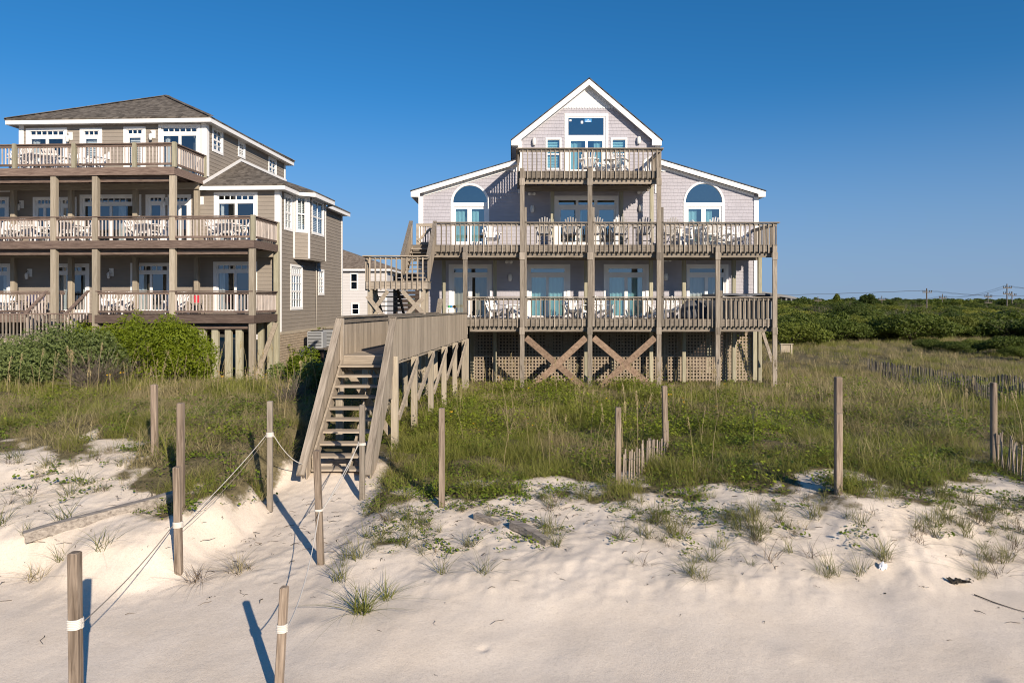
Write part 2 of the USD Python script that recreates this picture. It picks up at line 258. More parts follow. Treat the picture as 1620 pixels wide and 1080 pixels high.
# ---------------------------------------------------------------- the ground
def sm(a, b, t): t = np.clip((t-a)/(b-a), 0, 1); return t*t*(3-2*t)
_L = PchipInterpolator([-300, 0, 8.9, 9.2, 9.75, 11, 12.5, 16, 22, 26, 32, 45, 5000], [-.75, -.75, -.41, -.36, .06, .36, .68, .80, .66, .02, -.15, .0, .1])
_T = PchipInterpolator([-300, 0, 9.6, 11.2, 12.85, 13.7, 15, 18, 26, 33, 46, 5000], [-.73, -.73, -.38, -.30, -.15, .06, .16, .10, -.1, -.2, .0, .1])
_R = PchipInterpolator([-300, 0, 8.0, 9.0, 9.8, 10.6, 11.3, 12, 14, 20, 27, 32, 44, 5000], [-.75, -.75, -.41, -.31, -.20, -.11, -.05, .01, .06, .03, -.18, -.2, .0, .1])
def height(x, y, fine=True):
    x, y = np.asarray(x, float), np.asarray(y, float); sh = x.shape
    P = np.stack([x, y, np.zeros_like(x)], -1)
    wob = (meshkit.fbm(P*0.55 + 31, 3, 5)-.5)
    wl = 1 - sm(-5.05, -4.35, x + wob*1.2); wr = sm(-2.95, -2.15, x + wob*1.0 + .08*(y-10))
    yl, yr = y + wob*1.3, y + wob*2.0
    z = wl*_L(yl) + wr*(_R(yr) + .33*sm(2.5, 6.0, x)*sm(8.4, 12.4, yr)*(1-sm(20, 30, y))) + np.clip(1-wl-wr, 0, 1)*_T(y)
    g = sm(9.0, 11.0, y + wob)
    z = z + g*.10*(meshkit.fbm(P*.8 + 7, 3, 9)-.5)*(1-.7*np.clip(1-wl-wr, 0, 1))
    vlump = sm(12.2, 13.8, y + wob)*(1-sm(24, 30, y))*np.clip(wl+wr, 0, 1)
    z = z + vlump*(.34*(meshkit.fbm(P*.75 + 17, 2, 13)-.5) + .20*(meshkit.noise(P*1.9 + 5, 14)-.5))
    for bx_, by_, ba, br_ in ((5.05, 6.95, .05, .16), (5.0, 6.82, -.06, .07), (-2.45, 8.2, .035, .18), (-.25, 7.75, .018, .24), (-.32, 7.72, -.028, .05), (1.6, 6.6, .02, .2), (3.1, 7.6, .025, .17)): z = z + ba*np.exp(-((x-bx_)**2 + (y-by_)**2)/br_**2)
    if fine:
        f = np.clip(1-(y-13)/6, 0, 1)*np.clip((y+5)/6, 0, 1)
        b = sm(8.4, 9.6, y + wob*2)
        rid = 1 - np.abs(meshkit.fbm(P*np.array([3.4, 1.6, 1]) + 9, 3, 6)*2-1)
        sc = b*sm(12.6, 10.2, y)
        z = z + f*(.016*(meshkit.fbm(P*2.2, 3, 3)-.5) + (.004 + .020*b)*(meshkit.fbm(P*np.array([6.5, 5, 1]) + 3, 2, 4)-.5) + (.0015+.010*b)*(meshkit.noise(P*np.array([11., 9, 1]) + 3, 4)-.5) + sc*.038*(rid-.6))
    return z
def veg(x, y):
    """How much grows at a place, 0 to 1."""
    x, y = np.asarray(x, float), np.asarray(y, float); P = np.stack([x, y, np.zeros_like(x)], -1)
    n = (meshkit.fbm(P*.7 + 50, 4, 21)-.5)*2; n2 = (meshkit.fbm(P*2.1 + 11, 3, 22)-.5)*3.2
    el = np.interp(x, [-14, -8.5, -7, -6, -5.2, -4.5], [13.1, 12.9, 12.3, 11.1, 10.8, 11.5])
    er = np.interp(x, [-2.9, -2.4, -1, 0, 1.2, 2.5, 4, 6, 8, 11, 16], [12.3, 11.7, 11.7, 12.1, 12.5, 12.2, 11.7, 11.6, 12.2, 12.4, 12.3])
    left = sm(-.9, .9, y - el + n*1.5 + n2*.9); right = sm(-.7, 1.0, y - er + n*1.7 + n2*1.0)
    path = sm(13.2, 15.5, y)*.75
    wl = 1 - sm(-4.75, -4.3, x); wr = sm(-2.75, -2.3, x)
    return np.clip(wl*left + wr*right + (1-wl-wr)*path, 0, 1)
def grade(a, b, step, grow, far):
    out = list(np.arange(a, b + 1e-9, step)); s = step
    while out[-1] < far: s *= grow; out.append(out[-1] + s)
    return np.array(out)
gy = grade(4.4, 13.5, 0.032, 1.06, 6000); gy = np.concatenate([-(grade(-4.0, 3.5, .5, 1.12, 26)[::-1]), gy]); gy = np.unique(gy[gy > -30])
gx = grade(0, 8.6, 0.042, 1.075, 4500); gx = np.concatenate([-gx[:0:-1], gx])
GX, GY = np.meshgrid(gx, gy); GZ = height(GX, GY)
GZ = GZ - sm(3, -20, GY)*1.0
far = np.hypot(GX, GY) > 70; GZ = np.where(far, .1 + (GZ-.1)*np.exp(-(np.hypot(GX, GY)-70)/60), GZ)
nx, ny = len(gx), len(gy); ii, jj = np.meshgrid(np.arange(ny-1), np.arange(nx-1), indexing='ij')
A = ii*nx + jj; GF = np.vstack([np.stack([A, A+1, A+nx+1], -1).reshape(-1, 3), np.stack([A, A+nx+1, A+nx], -1).reshape(-1, 3)])
gm = usdkit.mesh(stage, '/World/ground', (np.stack([GX, GY, GZ], -1).reshape(-1, 3), GF), MAT['sand'], True)
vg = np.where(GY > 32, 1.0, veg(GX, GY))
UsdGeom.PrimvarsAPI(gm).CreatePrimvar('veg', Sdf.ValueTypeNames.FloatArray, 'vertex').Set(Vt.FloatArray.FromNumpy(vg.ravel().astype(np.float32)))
tag('/World/ground', 'pale beach sand rising into a grown-over dune', None, None, 'structure')
part('/World', 'sea', quad((-4500, -4500, -1.25), (4500, -4500, -1.25), (4500, -18, -1.25), (-4500, -18, -1.25)), 'sea_water'); tag('/World/sea', kind='structure')

# ---------------------------------------------------------------- shared builders for houses
def ident(v): return v
def window(parent, F, outer, panes, glassm, trim=0.11, arch=0.0, curtains=(), cloth_mat='curtain_cloth', rails=(), blinds=(), room=1.5, casing='white_paint', sash='white_paint', sill=False, name='window'):
    """outer: (x0,x1,z0,z1) of the casing, panes: openings with glass. arch: height of the half-ellipse on top of outer's rectangle. Returns what to cut out of the wall."""
    x0, x1, z0, z1 = outer
    out = rect(*outer); inner = rect(x0+trim, x1-trim, z0 + (trim if z0 > 0.5 and sill else 0.02), z1-trim)
    P = [rect(*p) for p in panes]
    if arch:
        c = (x0+x1)/2; a = np.linspace(0, np.pi, 25)
        out = unary_union([out, Polygon([(c + (x1-x0)/2*math.cos(t), z1 - .001 + (arch+trim*.6)*math.sin(t)) for t in a])])
        half = Polygon([(c + ((x1-x0)/2-trim*.85)*math.cos(t), z1 + .05 + (arch-trim*.2-.05)*math.sin(t)) for t in a]); P.append(half)
        cas = unary_union([out]).difference(inner).difference(half.buffer(.012))
        inner_all = unary_union([inner, half.buffer(.012)])
    else: cas, inner_all = out.difference(inner), inner
    w = part(parent, name, prism(cas, -.045, .06), casing, F=F)
    holes = unary_union(P)
    part(w, 'sash', prism(inner_all.difference(holes), -.005, .05), sash, F=F)
    for p in P:
        part(w, 'pane', _flat(p, .022), glassm, F=F)
    for (a0, a1, b0, b1) in rails: part(w, 'muntin', _bd(a0, a1, -.012, .02, b0, b1), sash, F=F)
    for (a0, a1, b0, b1) in curtains:
        n = max(8, int(abs(a1-a0)/.035)); t = np.linspace(a0, a1, n); ph = RNG.uniform(0, 6)
        d = .16 + .035*np.sin((t-a0)*2*np.pi/.17 + ph + .6*np.sin((t-a0)*9))
        v = np.vstack([np.c_[t, d, np.full(n, b0)], np.c_[t, d*.8+.03, np.full(n, b1)]]); k = np.arange(n-1)
        part(w, 'curtain', (v, np.vstack([np.c_[k, k+1, k+n+1], np.c_[k, k+n+1, k+n]])), cloth_mat, F=F, smooth=True)
    for (a0, a1, b0, b1, gap) in blinds:
        sl = []
        for z in np.arange(b0, b1, gap):
            sl.append(quad((a0, .10, z), (a1, .10, z), (a1, .10+gap*.45, z+gap*.78), (a0, .10+gap*.45, z+gap*.78)))
        part(w, 'blind', sl, 'white_paint', F=F)
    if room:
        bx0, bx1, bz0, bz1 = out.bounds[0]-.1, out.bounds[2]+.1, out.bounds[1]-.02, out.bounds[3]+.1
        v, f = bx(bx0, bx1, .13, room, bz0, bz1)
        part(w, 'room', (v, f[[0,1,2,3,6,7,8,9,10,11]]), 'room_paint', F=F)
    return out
def _bd(x0, x1, d0, d1, z0, z1): return bx(x0, x1, d0, d1, z0, z1)
def _flat(poly, d):
    v2, f = trimesh.creation.triangulate_polygon(poly, engine='earcut'); return np.c_[v2[:, 0], np.full(len(v2), d), v2[:, 1]], np.asarray(f)
def clad(parent, F, poly, holes, ch, mat, kind, rng, wmin=.11, wmax=.24, t=.016, name=None):
    """Courses of lapped boards or of shingles over the wall polygon; every course is a part."""
    area = poly.difference(holes) if holes is not None else poly
    x0, z0, x1, z1 = poly.bounds; pa = prep(area)
    for k in range(int(math.ceil((z1-z0)/ch))):
        a, b = z0 + k*ch, z0 + (k+1)*ch + .012
        if kind == 'board':
            piece = area.intersection(sbox(x0, a, x1, b))
            for g in getattr(piece, 'geoms', [piece]):
                if g.geom_type == 'Polygon' and g.area > .004: part(parent, name or 'siding_board', prism(g, 0, 0, lambda z, a=a, b=b: -(.004 + t*np.clip((b-z)/(b-a), 0, 1))), mat, F=F)
        else:
            row, x = [], x0 - rng.uniform(0, .15)
            while x < x1:
                w = rng.uniform(wmin, wmax); lo = a - rng.uniform(0, .007); th = t*rng.uniform(.85, 1.25); r = sbox(x+.003, lo, x+w-.003, b)
                if pa.contains(r):
                    row.append((np.array([[x+.0015,-(th+.004),lo],[x+w-.0015,-(th+.004),lo],[x+w-.0015,0,lo],[x+.0015,0,lo],[x+.0015,-.004,b],[x+w-.0015,-.004,b],[x+w-.0015,0,b],[x+.0015,0,b]]), BF))
                elif pa.intersects(r):
                    g = area.intersection(r)
                    if g.area > 2e-4: row.append(prism(g, 0, 0, lambda z, lo=lo, b=b, th=th: -(.004 + th*np.clip((b-z)/(b-lo), 0, 1))))
                x += w
            if row: part(parent, name or 'shingle_course', row, mat, F=F, kind='stuff')

def bal_run(parent, p0, p1, zlo, zhi, step, w, mat, skip=()):
    """Balusters along a plan line, each a part."""
    p0, p1 = np.array(p0, float), np.array(p1, float); L = np.linalg.norm(p1-p0); n = int(L/step)
    for k in range(n+1):
        if k == 0 or k == n: continue
        c = p0 + (p1-p0)*(k/n); j = RNG.normal(0, .004, 3)
        part(parent, 'baluster', bx(c[0]-w/2+j[0], c[0]+w/2+j[0], c[1]-w/2, c[1]+w/2, zlo+j[1]*1.5, zhi), mat)

# ---------------------------------------------------------------- the lilac-grey beach house
FD, WD = 28.4, 31.3                      # its deck's front edge, its wall
house = thing('beach_house', 'three-storey lilac-grey shingled beach house with stacked weathered decks and a white gable', 'house', (3.5, WD, 0.05))
Fh = lambda v: v + np.array([0, WD, 0])
wx = lambda px: X(px, WD); wz = lambda py: Z(py, WD)
ZL, ZM, ZT = Z(505, FD), Z(387, FD), Z(270, FD)       # the three deck floors
xl, xr = wx(663), wx(1199); slope = .30; xc = (xl+xr)/2
ridge_tip = lambda x, y0=Z(302, 31.0): y0 + slope*(min(abs(x-X(650, 31.0)), abs(x-X(1211, 31.0))))
dxl, dxr = wx(820), wx(1042); dxc = (dxl+dxr)/2; gs = .79; zpk = Z(124, 31.0)
main_poly = Polygon([(xl, ZL-.4), (xr, ZL-.4), (xr, ridge_tip(xr)-.2), (xc, ridge_tip(xc)-.2), (xl, ridge_tip(xl)-.2)])
dorm_poly = Polygon([(dxl, ZM+1), (dxr, ZM+1), (dxr, zpk-gs*(dxr-dxc)-.2), (dxc, zpk-.25), (dxl, zpk-gs*(dxc-dxl)-.2)])
wall_poly = unary_union([main_poly, dorm_poly])
def W4(a, b, c, d): return (wx(a), wx(b), wz(d), wz(c))
cuts = []
# the top floor
cuts.append(window(house, Fh, (wx(893), wx(962), ZT+.03, wz(180)), [W4(899, 955, 187, 214), W4(903, 926, 223, 268), W4(930, 953, 223, 268)], 'teal_glass', .12, curtains=[(wx(903), wx(914), ZT, wz(222)), (wx(940), wx(954), ZT, wz(222))]))
for a, b in ((863, 888), (966, 992)):
    cuts.append(window(house, Fh, W4(a, b, 218, 269), [W4(a+3, b-3, 222, 243), W4(a+3, b-3, 245, 266)], 'teal_glass', .08, blinds=[(wx(a+2), wx(b-2), wz(267), wz(a == 863 and 221 or 221), .07)]))
# the middle floor: two arched doors and a triple door
for a, b, ap in ((713, 774, 293), (1081, 1146, 290)):
    m = (a+b)/2
    cuts.append(window(house, Fh, (wx(a), wx(b), ZM+.03, wz(322)), [W4(a+8, m-4, 331, 382), W4(m+3, b-8, 331, 382)], 'teal_glass', .13, arch=wz(ap)-wz(322), curtains=[(wx(a+7), wx(a+22), ZM+.1, wz(331)), (wx(m+2), wx(m+14), ZM+.1, wz(331))]))
tp = [(884, 911), (915, 940), (945, 972)]
cuts.append(window(house, Fh, (wx(877), wx(978), ZM+.03, wz(310)), [W4(a, b, 317, 324) for a, b in tp] + [W4(a+3, b-1, 332, 383) for a, b in tp], 'teal_glass', .10, curtains=[(wx(913), wx(921), ZM+.1, wz(331))]))
# the lower floor: four sliding doors under long transoms
for a, b, pn, cur, cm in ((710, 778, ((719, 741), (747, 770)), [(719, 735), (752, 771)], 'tan_cloth'), (832, 902, ((841, 864), (868, 892)), [(840, 893)], 'curtain_cloth'),
                      (955, 1026, ((964, 988), (993, 1016)), [(962, 989), (992, 1017)], 'curtain_cloth'), (1086, 1152, ((1091, 1115), (1120, 1144)), [(1090, 1145)], 'curtain_cloth')):
    cuts.append(window(house, Fh, (wx(a), wx(b), ZL+.03, wz(418)), [W4(pn[0][0]-1, pn[1][1]+1, 425, 431)] + [W4(p, q_, 439, 500) for p, q_ in pn], 'teal_glass' if 800 < a < 1050 else 'clear_glass', .14, curtains=[(wx(p), wx(q_), ZL+.06, wz(437)) for p, q_ in cur], cloth_mat=cm))
holes = unary_union(cuts).buffer(-.01)
part(house, 'wall', prism(wall_poly.difference(unary_union(cuts).buffer(-.06)), .0, .12), 'lilac_shingle', F=Fh)
white_line = wz(170)
tri = dorm_poly.intersection(sbox(-50, white_line, 50, 50))
clad(house, Fh, wall_poly.difference(sbox(-50, white_line, 50, 50)), holes, .157, 'lilac_shingle', 'shingle', np.random.default_rng(11))
clad(house, Fh, tri, None, .14, 'white_shingle', 'shingle', np.random.default_rng(12), .10, .12, .009, name='white_shingle_course')
sc = []                                                       # the scalloped lower edge of the white gable
hw = (tri.bounds[2]-tri.bounds[0])/2
for x in np.arange(dxc-hw+.06, dxc+hw-.02, .12):
    t = np.linspace(np.pi, 2*np.pi, 9); sc.append(prism(Polygon([(x+.057*math.cos(u), white_line+.01+.075*math.sin(u)) for u in t]), -.034, -.012))
part(house, 'scalloped_trim', sc, 'white_shingle', F=Fh)
# blue-and-white maker's sticker and two small labels left on the big pane (lettering too small to read in the photograph)
part(house, 'window_sticker', prism(rect(wx(925), wx(936), wz(193.5), wz(188)), .010, .013), 'sticker_blue', F=Fh)
part(house, 'sticker_mark', [prism(Polygon([(wx(929)+.0, wz(190.6)), (wx(930.6), wz(188.8)), (wx(932.2), wz(190.6)), (wx(931.4), wz(190.6)), (wx(930.6), wz(189.7)), (wx(929.8), wz(190.6))]), .005, .008), prism(rect(wx(926.3), wx(934.6), wz(192.6), wz(191.6)), .005, .008)], 'white_paint', F=Fh)
for a, b, c, d in ((901, 904, 189, 192), (919, 922.5, 191.5, 195.5)): part(house, 'window_label', prism(rect(wx(a), wx(b), wz(d), wz(c)), .010, .013), 'white_paint', F=Fh)
# corner boards, vents, lamps
for x0, x1 in ((xl-.02, xl+.19), (xr-.19, xr+.02)): part(house, 'corner_board', bx(x0, x1, -.05, .14, ZL-.4, ridge_tip(x0 if x0 < 0 else x1)-.3), 'white_paint', F=Fh)
for x0, x1 in ((dxl-.02, dxl+.17), (dxr-.17, dxr+.02)): part(house, 'corner_board', bx(x0, x1, -.055, .16, ZT-.5, zpk-gs*3.2-.28), 'white_paint', F=Fh)
for px in (813, 1050):
    r = .21; n = 24; a = np.arange(n)*2*np.pi/n
    part(house, 'round_vent', prism(Polygon([(wx(px)+r*math.cos(t), wz(265)+r*math.sin(t)) for t in a]), -.06, 0), 'white_paint', F=Fh)
for px, py in ((845, 225), (1010, 223), (842, 331), (1013, 330), (807, 439), (1053, 438)):
    lamp = part(house, 'wall_lamp', [lathe([(0, -.17), (.07, -.16), (.095, -.05), (.095, .05), (.07, .16), (0, .17)], 12, (wx(px), -.10, wz(py)))], 'lamp_glass', F=Fh, smooth=True)
    part(lamp, 'lamp_plate', bx(wx(px)-.06, wx(px)+.06, -.03, -.012, wz(py)-.11, wz(py)+.11), 'white_paint', F=Fh)
for px, py in ((841, 307), (1013, 305), (805, 414), (1055, 411)):
    fl = part(house, 'flood_light', cyl((wx(px)-.09, -.12, wz(py)), (wx(px)-.11, -.22, wz(py)-.03), .05, .07), 'white_paint', F=Fh)
    part(fl, 'lamp_head', cyl((wx(px)+.09, -.12, wz(py)), (wx(px)+.11, -.22, wz(py)-.03), .05, .07), 'white_paint', F=Fh)
    part(fl, 'mount', bx(wx(px)-.13, wx(px)+.13, -.13, -.03, wz(py)-.05, wz(py)+.05), 'white_paint', F=Fh)
# side and rear walls, roofs
side = lambda U, sgn: (lambda v: np.c_[U + sgn*v[:, 1], WD + v[:, 0], v[:, 2]])
for U, sg, zt in ((xl, 1, ridge_tip(xl)-.2), (xr, -1, ridge_tip(xr)-.2)):
    part(house, 'wall', prism(rect(.13, 10.5, ZL-.4, zt), 0, .1), 'lilac_shingle', F=side(U, sg)); clad(house, side(U, sg), rect(.13, 10.5, ZL-.4, zt), None, .32, 'lilac_shingle', 'board', RNG, name='siding_board')
for U, sg in ((dxl, 1), (dxr, -1)): part(house, 'wall', prism(rect(.13, 9.0, ZM+2.2, zpk-gs*3.2-.25), 0, .1), 'lilac_shingle', F=side(U, sg))
part(house, 'wall', prism(unary_union([main_poly]), 10.5, 10.6), 'lilac_shingle', F=Fh)
part(house, 'wall', prism(dorm_poly, 9.0, 9.1), 'lilac_shingle', F=Fh)
tl, tr = X(650, 31.0), X(1211, 31.0); zt = Z(302, 31.0)
def roofband(xa, za, xb, zb, xd, zd, t): return Polygon([(xa, za), (xb, zb), (xd, zd), (xd, zd-t), (xb, zb-t*1.02), (xa, za-t)])
zc = ridge_tip(xc)
rb = roofband(tl-.03, zt+.02, xc, zc+.03, tr+.03, zt+.02, .05)
rf = part(house, 'roof', prism(rb.intersection(sbox(-60, 0, dxl, 60)), -.33, 10.8), 'roof_grey', F=Fh)
rfr = part(house, 'roof', prism(rb.intersection(sbox(dxr, 0, 60, 60)), -.33, 10.8), 'roof_grey', F=Fh)
rb = roofband(tl, zt-.031, xc, zc-.022, tr, zt-.031, .14)
for R_, bb in ((rf, sbox(-60, 0, dxl, 60)), (rfr, sbox(dxr, 0, 60, 60))): part(R_, 'roof_deck', prism(rb.intersection(bb), -.27, 10.7), 'soffit_paint', F=Fh)
part(rf, 'rake_board', prism(roofband(tl-.01, zt-.033, xc, zc-.024, dxl, 0, .24).intersection(sbox(-60, 0, dxl-.02, 60)) if False else Polygon([(tl, zt-.033), (dxl, ridge_tip(dxl)-.033), (dxl, ridge_tip(dxl)-.235), (xl+.08, ridge_tip(xl+.08)-.235), (xl+.08, zt-.27), (tl, zt-.27)]), -.31, -.272), 'white_paint', F=Fh)
part(rf, 'rake_board', prism(Polygon([(tr, zt-.033), (dxr, ridge_tip(dxr)-.033), (dxr, ridge_tip(dxr)-.235), (xr-.08, ridge_tip(xr-.08)-.235), (xr-.08, zt-.27), (tr, zt-.27)]), -.31, -.272), 'white_paint', F=Fh)
for a, b in ((tl, xl-.025), (xr+.025, tr)):
    part(rf, 'eave_return', bx(a, b, -.268, .0, zt-.27, zt-.18), 'white_paint', F=Fh)
    part(rf, 'gutter_board', bx(a if a == tl else b-.03, a+.03 if a == tl else b, -.268, 10.7, zt-.27, zt-.19), 'white_paint', F=Fh)
part(rf, 'frieze_board', prism(Polygon([(xl+.2, ridge_tip(xl+.2)-.20), (dxl, ridge_tip(dxl)-.20), (dxl, ridge_tip(dxl)-.36), (xl+.2, ridge_tip(xl+.2)-.36)]), -.04, .0), 'white_paint', F=Fh)
part(rfr, 'frieze_board', prism(Polygon([(xr-.2, ridge_tip(xr-.2)-.20), (dxr, ridge_tip(dxr)-.20), (dxr, ridge_tip(dxr)-.36), (xr-.2, ridge_tip(xr-.2)-.36)]), -.04, .0), 'white_paint', F=Fh)
gl, gr = X(809, 31.0), X(1047, 31.0); zg = zpk - gs*(dxc-gl)
rf2 = part(house, 'roof', prism(roofband(gl-.03, zg+.0, dxc, zpk+.03, gr+.03, zg+.0, .06), -.36, 9.3), 'roof_grey', F=Fh)
part(rf2, 'roof_deck', prism(roofband(gl, zg-.05, dxc, zpk-.04, gr, zg-.05, .12), -.29, 9.2), 'soffit_paint', F=Fh)
part(rf2, 'rake_board', prism(unary_union([Polygon([(gl, zg-.05), (dxc, zpk-.045), (gr, zg-.05), (gr, zg-.26), (gr-.45, zg-.26), (gr-.45, zg+.02), (dxc, zpk-.31), (gl+.45, zg+.02), (gl+.45, zg-.26), (gl, zg-.26)])]), -.335, -.292), 'white_paint', F=Fh)
part(rf2, 'frieze_board', prism(Polygon([(dxl+.1, zpk-gs*(dxc-dxl-.1)-.19), (dxc, zpk-.19), (dxr-.1, zpk-gs*(dxc-dxl-.1)-.19), (dxr-.1, zpk-gs*(dxc-dxl-.1)-.36), (dxc, zpk-.36), (dxl+.1, zpk-gs*(dxc-dxl-.1)-.36)]), -.048, .0), 'white_paint', F=Fh)
for a, b in ((gl, dxl-.025), (dxr+.025, gr)): part(rf2, 'eave_return', bx(a, b, -.288, 9.2, zg-.26, zg-.19), 'white_paint', F=Fh)

# decks: rim, boards, joists, posts, balusters that run down over the rim, cap rail
PW = .19
posts_px = [736, 826, 933, 1042, 1135, 1225]
def deck(x0, x1, zf, left=True, right=True, inner=(), gapl=None):
    d = part(house, 'deck', [bx(x0, x1, FD+.06, FD+.10, zf-.29, zf-.03), bx(x0, x0+.04, FD+.10, WD-.03, zf-.29, zf-.03), bx(x1-.04, x1, FD+.10, WD-.03, zf-.29, zf-.03)], 'grey_wood_x')
    y = FD+.05
    while y < WD-.06: part(d, 'floor_board', bx(x0-.02, x1+.02, y, min(y+.138, WD-.06), zf-.026, zf+RNG.normal(0, .002)), 'grey_wood_x'); y += .144
    for x in np.arange(x0+.35, x1-.1, .41): part(d, 'joist', bx(x, x+.04, FD+.11, WD-.03, zf-.27, zf-.03), 'grey_wood_y')
    part(d, 'beam', bx(x0+.1, x1-.1, 30.45, 30.53, zf-.53, zf-.275), 'grey_wood_x'); part(d, 'beam', bx(x0+.1, x1-.1, FD+.20, FD+.27, zf-.52, zf-.275), 'grey_wood_x')
    for px in inner: part(d, 'support_post', cbox(X(px, 30.6)-.08, X(px, 30.6)+.08, 30.54, 30.70, (zf-3.05 if zf > 4 else -.2), zf-.03), 'green_wood')
    bl = FD+.03
    bal_run(d, (gapl if gapl is not None else x0-.03, bl), (x1+.03, bl), zf-.34, zf+.86, .192, .048, 'grey_wood_z')
    part(d, 'cap_rail', bx((gapl if gapl is not None else x0)-.08, x1+.09, FD-.06, FD+.12, zf+.90, zf+.94), 'grey_wood_x')
    part(d, 'under_rail', bx((gapl if gapl is not None else x0), x1, FD+.057, FD+.097, zf+.79, zf+.885), 'grey_wood_x')
    for s, x in ((left, x0-.03), (right, x1+.03)):
        if s:
            bal_run(d, (x, FD+.03), (x, WD-.05), zf-.34, zf+.86, .192, .048, 'grey_wood_z')
            part(d, 'cap_rail', bx(x-.09, x+.09, FD+.122, WD-.06, zf+.90, zf+.94), 'grey_wood_y')
            part(d, 'under_rail', bx(*((x+.027, x+.067) if x < xc else (x-.067, x-.027)), FD+.10, WD-.06, zf+.79, zf+.885), 'grey_wood_y')
    return d
d_low = deck(X(739, FD), X(1229, FD), ZL, False, True, (702, 783, 927, 1030, 1082, 1161, 1202))
d_mid = deck(X(640, FD), X(1230, FD), ZM, False, True, (702, 783, 927, 1030, 1082, 1161, 1202), gapl=X(691, FD))
d_top = deck(X(821, FD), X(1046, FD), ZT, True, True, (874, 983, 1031))
for px in posts_px:
    x = X(px, FD); top = ZT+.1 if px in (826, 933, 1042) else ZM-.06
    p = part(house, 'deck_post', cbox(x-PW/2, x+PW/2, FD-.075, FD+.055-.06, -.5, top), 'grey_wood_z')
    for zf in (ZL, ZM, ZT):
        if zf < top+.2: part(p, 'post_block', cbox(x-PW/2-.015, x+PW/2+.015, FD-.10, FD-.078, zf-.62, zf-.33), 'grey_wood_z')
    if top > ZM+1 or px in (1135,): part(p, 'sister_post', cbox(x+PW/2+.004, x+PW/2+.10, FD-.06, FD+.0, ZL-.3, (ZM+1.55) if top > ZM+1 else ZL+1.2), 'grey_wood_z')
bd = lambda a, b, c, d, y: beam((X(a, FD), y, Z(b, FD)), (X(c, FD), y, Z(d, FD)), .05, .27, (0, 1, 0))
def brace(p, qq, y, t=.05, w=.26):
    (x0, z0), (x1, z1) = p, qq; n = np.array([-(z1-z0), x1-x0]); n = n/np.linalg.norm(n)*w/2
    pl = Polygon([(x0+n[0], z0+n[1]), (x1+n[0], z1+n[1]), (x1-n[0], z1-n[1]), (x0-n[0], z0-n[1])]); return prism(pl, y, y+t)
for a, b in ((826, 933), (933, 1042)):
    part(house, 'cross_brace', brace(at(a+6, 534, FD), at(b-8, 614, FD), FD+.02), 'brace_wood'); part(house, 'cross_brace', brace(at(b-6, 534, FD), at(a+14, 614, FD), FD-.04), 'brace_wood')
part(house, 'cross_brace', brace(at(1207, 525, 29.9), at(1222, 572, 29.9), 29.9, .05, .14), 'grey_wood_d')
for px in (745, 783, 873, 905, 975, 1035, 1082, 1161, 1205):
    for dd in (31.5, 34.5, 38.0):
        x = X(px, 30.6); part(house, 'pile', cbox(x-.12, x+.12, dd, dd+.24, -.6, ZL-.32), 'green_wood')
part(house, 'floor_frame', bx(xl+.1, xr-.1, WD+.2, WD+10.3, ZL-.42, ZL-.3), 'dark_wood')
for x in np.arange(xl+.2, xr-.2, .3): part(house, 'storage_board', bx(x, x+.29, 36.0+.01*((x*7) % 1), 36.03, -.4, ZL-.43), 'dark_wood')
# lattice skirt below the lower deck: five panels
LY = 31.08
lx = [X(748, LY), X(826, LY), X(930, LY), X(1040, LY), X(1133, LY), X(1193, LY)]
for k in range(5):
    a, b = lx[k]+.05, lx[k+1]-.05; zb, ztop = -.2, Z(524, LY)
    fr = part(house, 'lattice_panel', [bx(a, b, LY-.03, LY+.03, ztop-.07, ztop), bx(a, a+.06, LY-.03, LY+.03, zb, ztop-.07), bx(b-.06, b, LY-.03, LY+.03, zb, ztop-.07)], 'lattice_wood')
    zm = Z(563, LY); part(fr, 'cross_rail', bx(a+.06, b-.06, LY-.028, LY+.026, zm-.04, zm+.04), 'lattice_wood')
    st = [bx(x, x+.066, LY-.012, LY-.001, zb, ztop-.07) for x in np.arange(a+.10, b-.12, .146)]
    hs = [bx(a+.06, b-.06, LY+.001, LY+.012, z, z+.066) for z in np.arange(zb+.05, ztop-.1, .146)]
    part(fr, 'lattice_strips', st + hs, 'lattice_wood', kind='stuff')

# outside stair with a landing, on the left of the decks
sx0, sx1 = -4.22, -3.22; y0s, y1s = 26.15, FD+.05; ZLd = Z(449, 25.1)+.1
ZLd = (ZL+ZM)/2 - .05
stt = part(house, 'stair', [prism(Polygon([(y0s-.02, ZLd-.25), (y1s+.1, ZM-.35), (y1s+.1, ZM-.03), (y0s-.02, ZLd+.05)]), a, a+.05) for a in (sx0+.04, sx1-.09)], 'tan_wood_d', F=lambda v: np.c_[v[:, 1], v[:, 0], v[:, 2]])
for k in range(8):
    t = (k+.5)/8.5; y = y0s + (y1s-y0s)*t; z = ZLd + (ZM-ZLd)*(k+1)/9
    part(stt, 'tread', bx(sx0+.1, sx1-.1, y-.14, y+.13, z-.04, z), 'grey_wood_x')
for sxx in (sx0, sx1):
    for y in np.arange(y0s, y1s-.02, .142):
        t = (y-y0s)/(y1s-y0s); zz = ZLd + (ZM-ZLd)*t
        part(stt, 'side_board', (lambda v, f: (np.where((v[:, 1:2] > y+.05) & (np.arange(3) == 2)[None], v + (ZM-ZLd)/(y1s-y0s)*.136, v), f))(*bx(sxx-.012, sxx+.012, y, y+.136, zz-.32, zz+.90)), 'tan_wood_z')
    part(stt, 'cap_rail', beam((sxx, y0s-.1, ZLd+.93-.06), (sxx, y1s+.1, ZM+.93+.06), .15, .045), 'grey_wood_y')
    part(stt, 'newel_post', cbox(sxx-.06, sxx+.06, y1s+.03, y1s+.15, ZM-.4, ZM+.98), 'grey_wood_z')
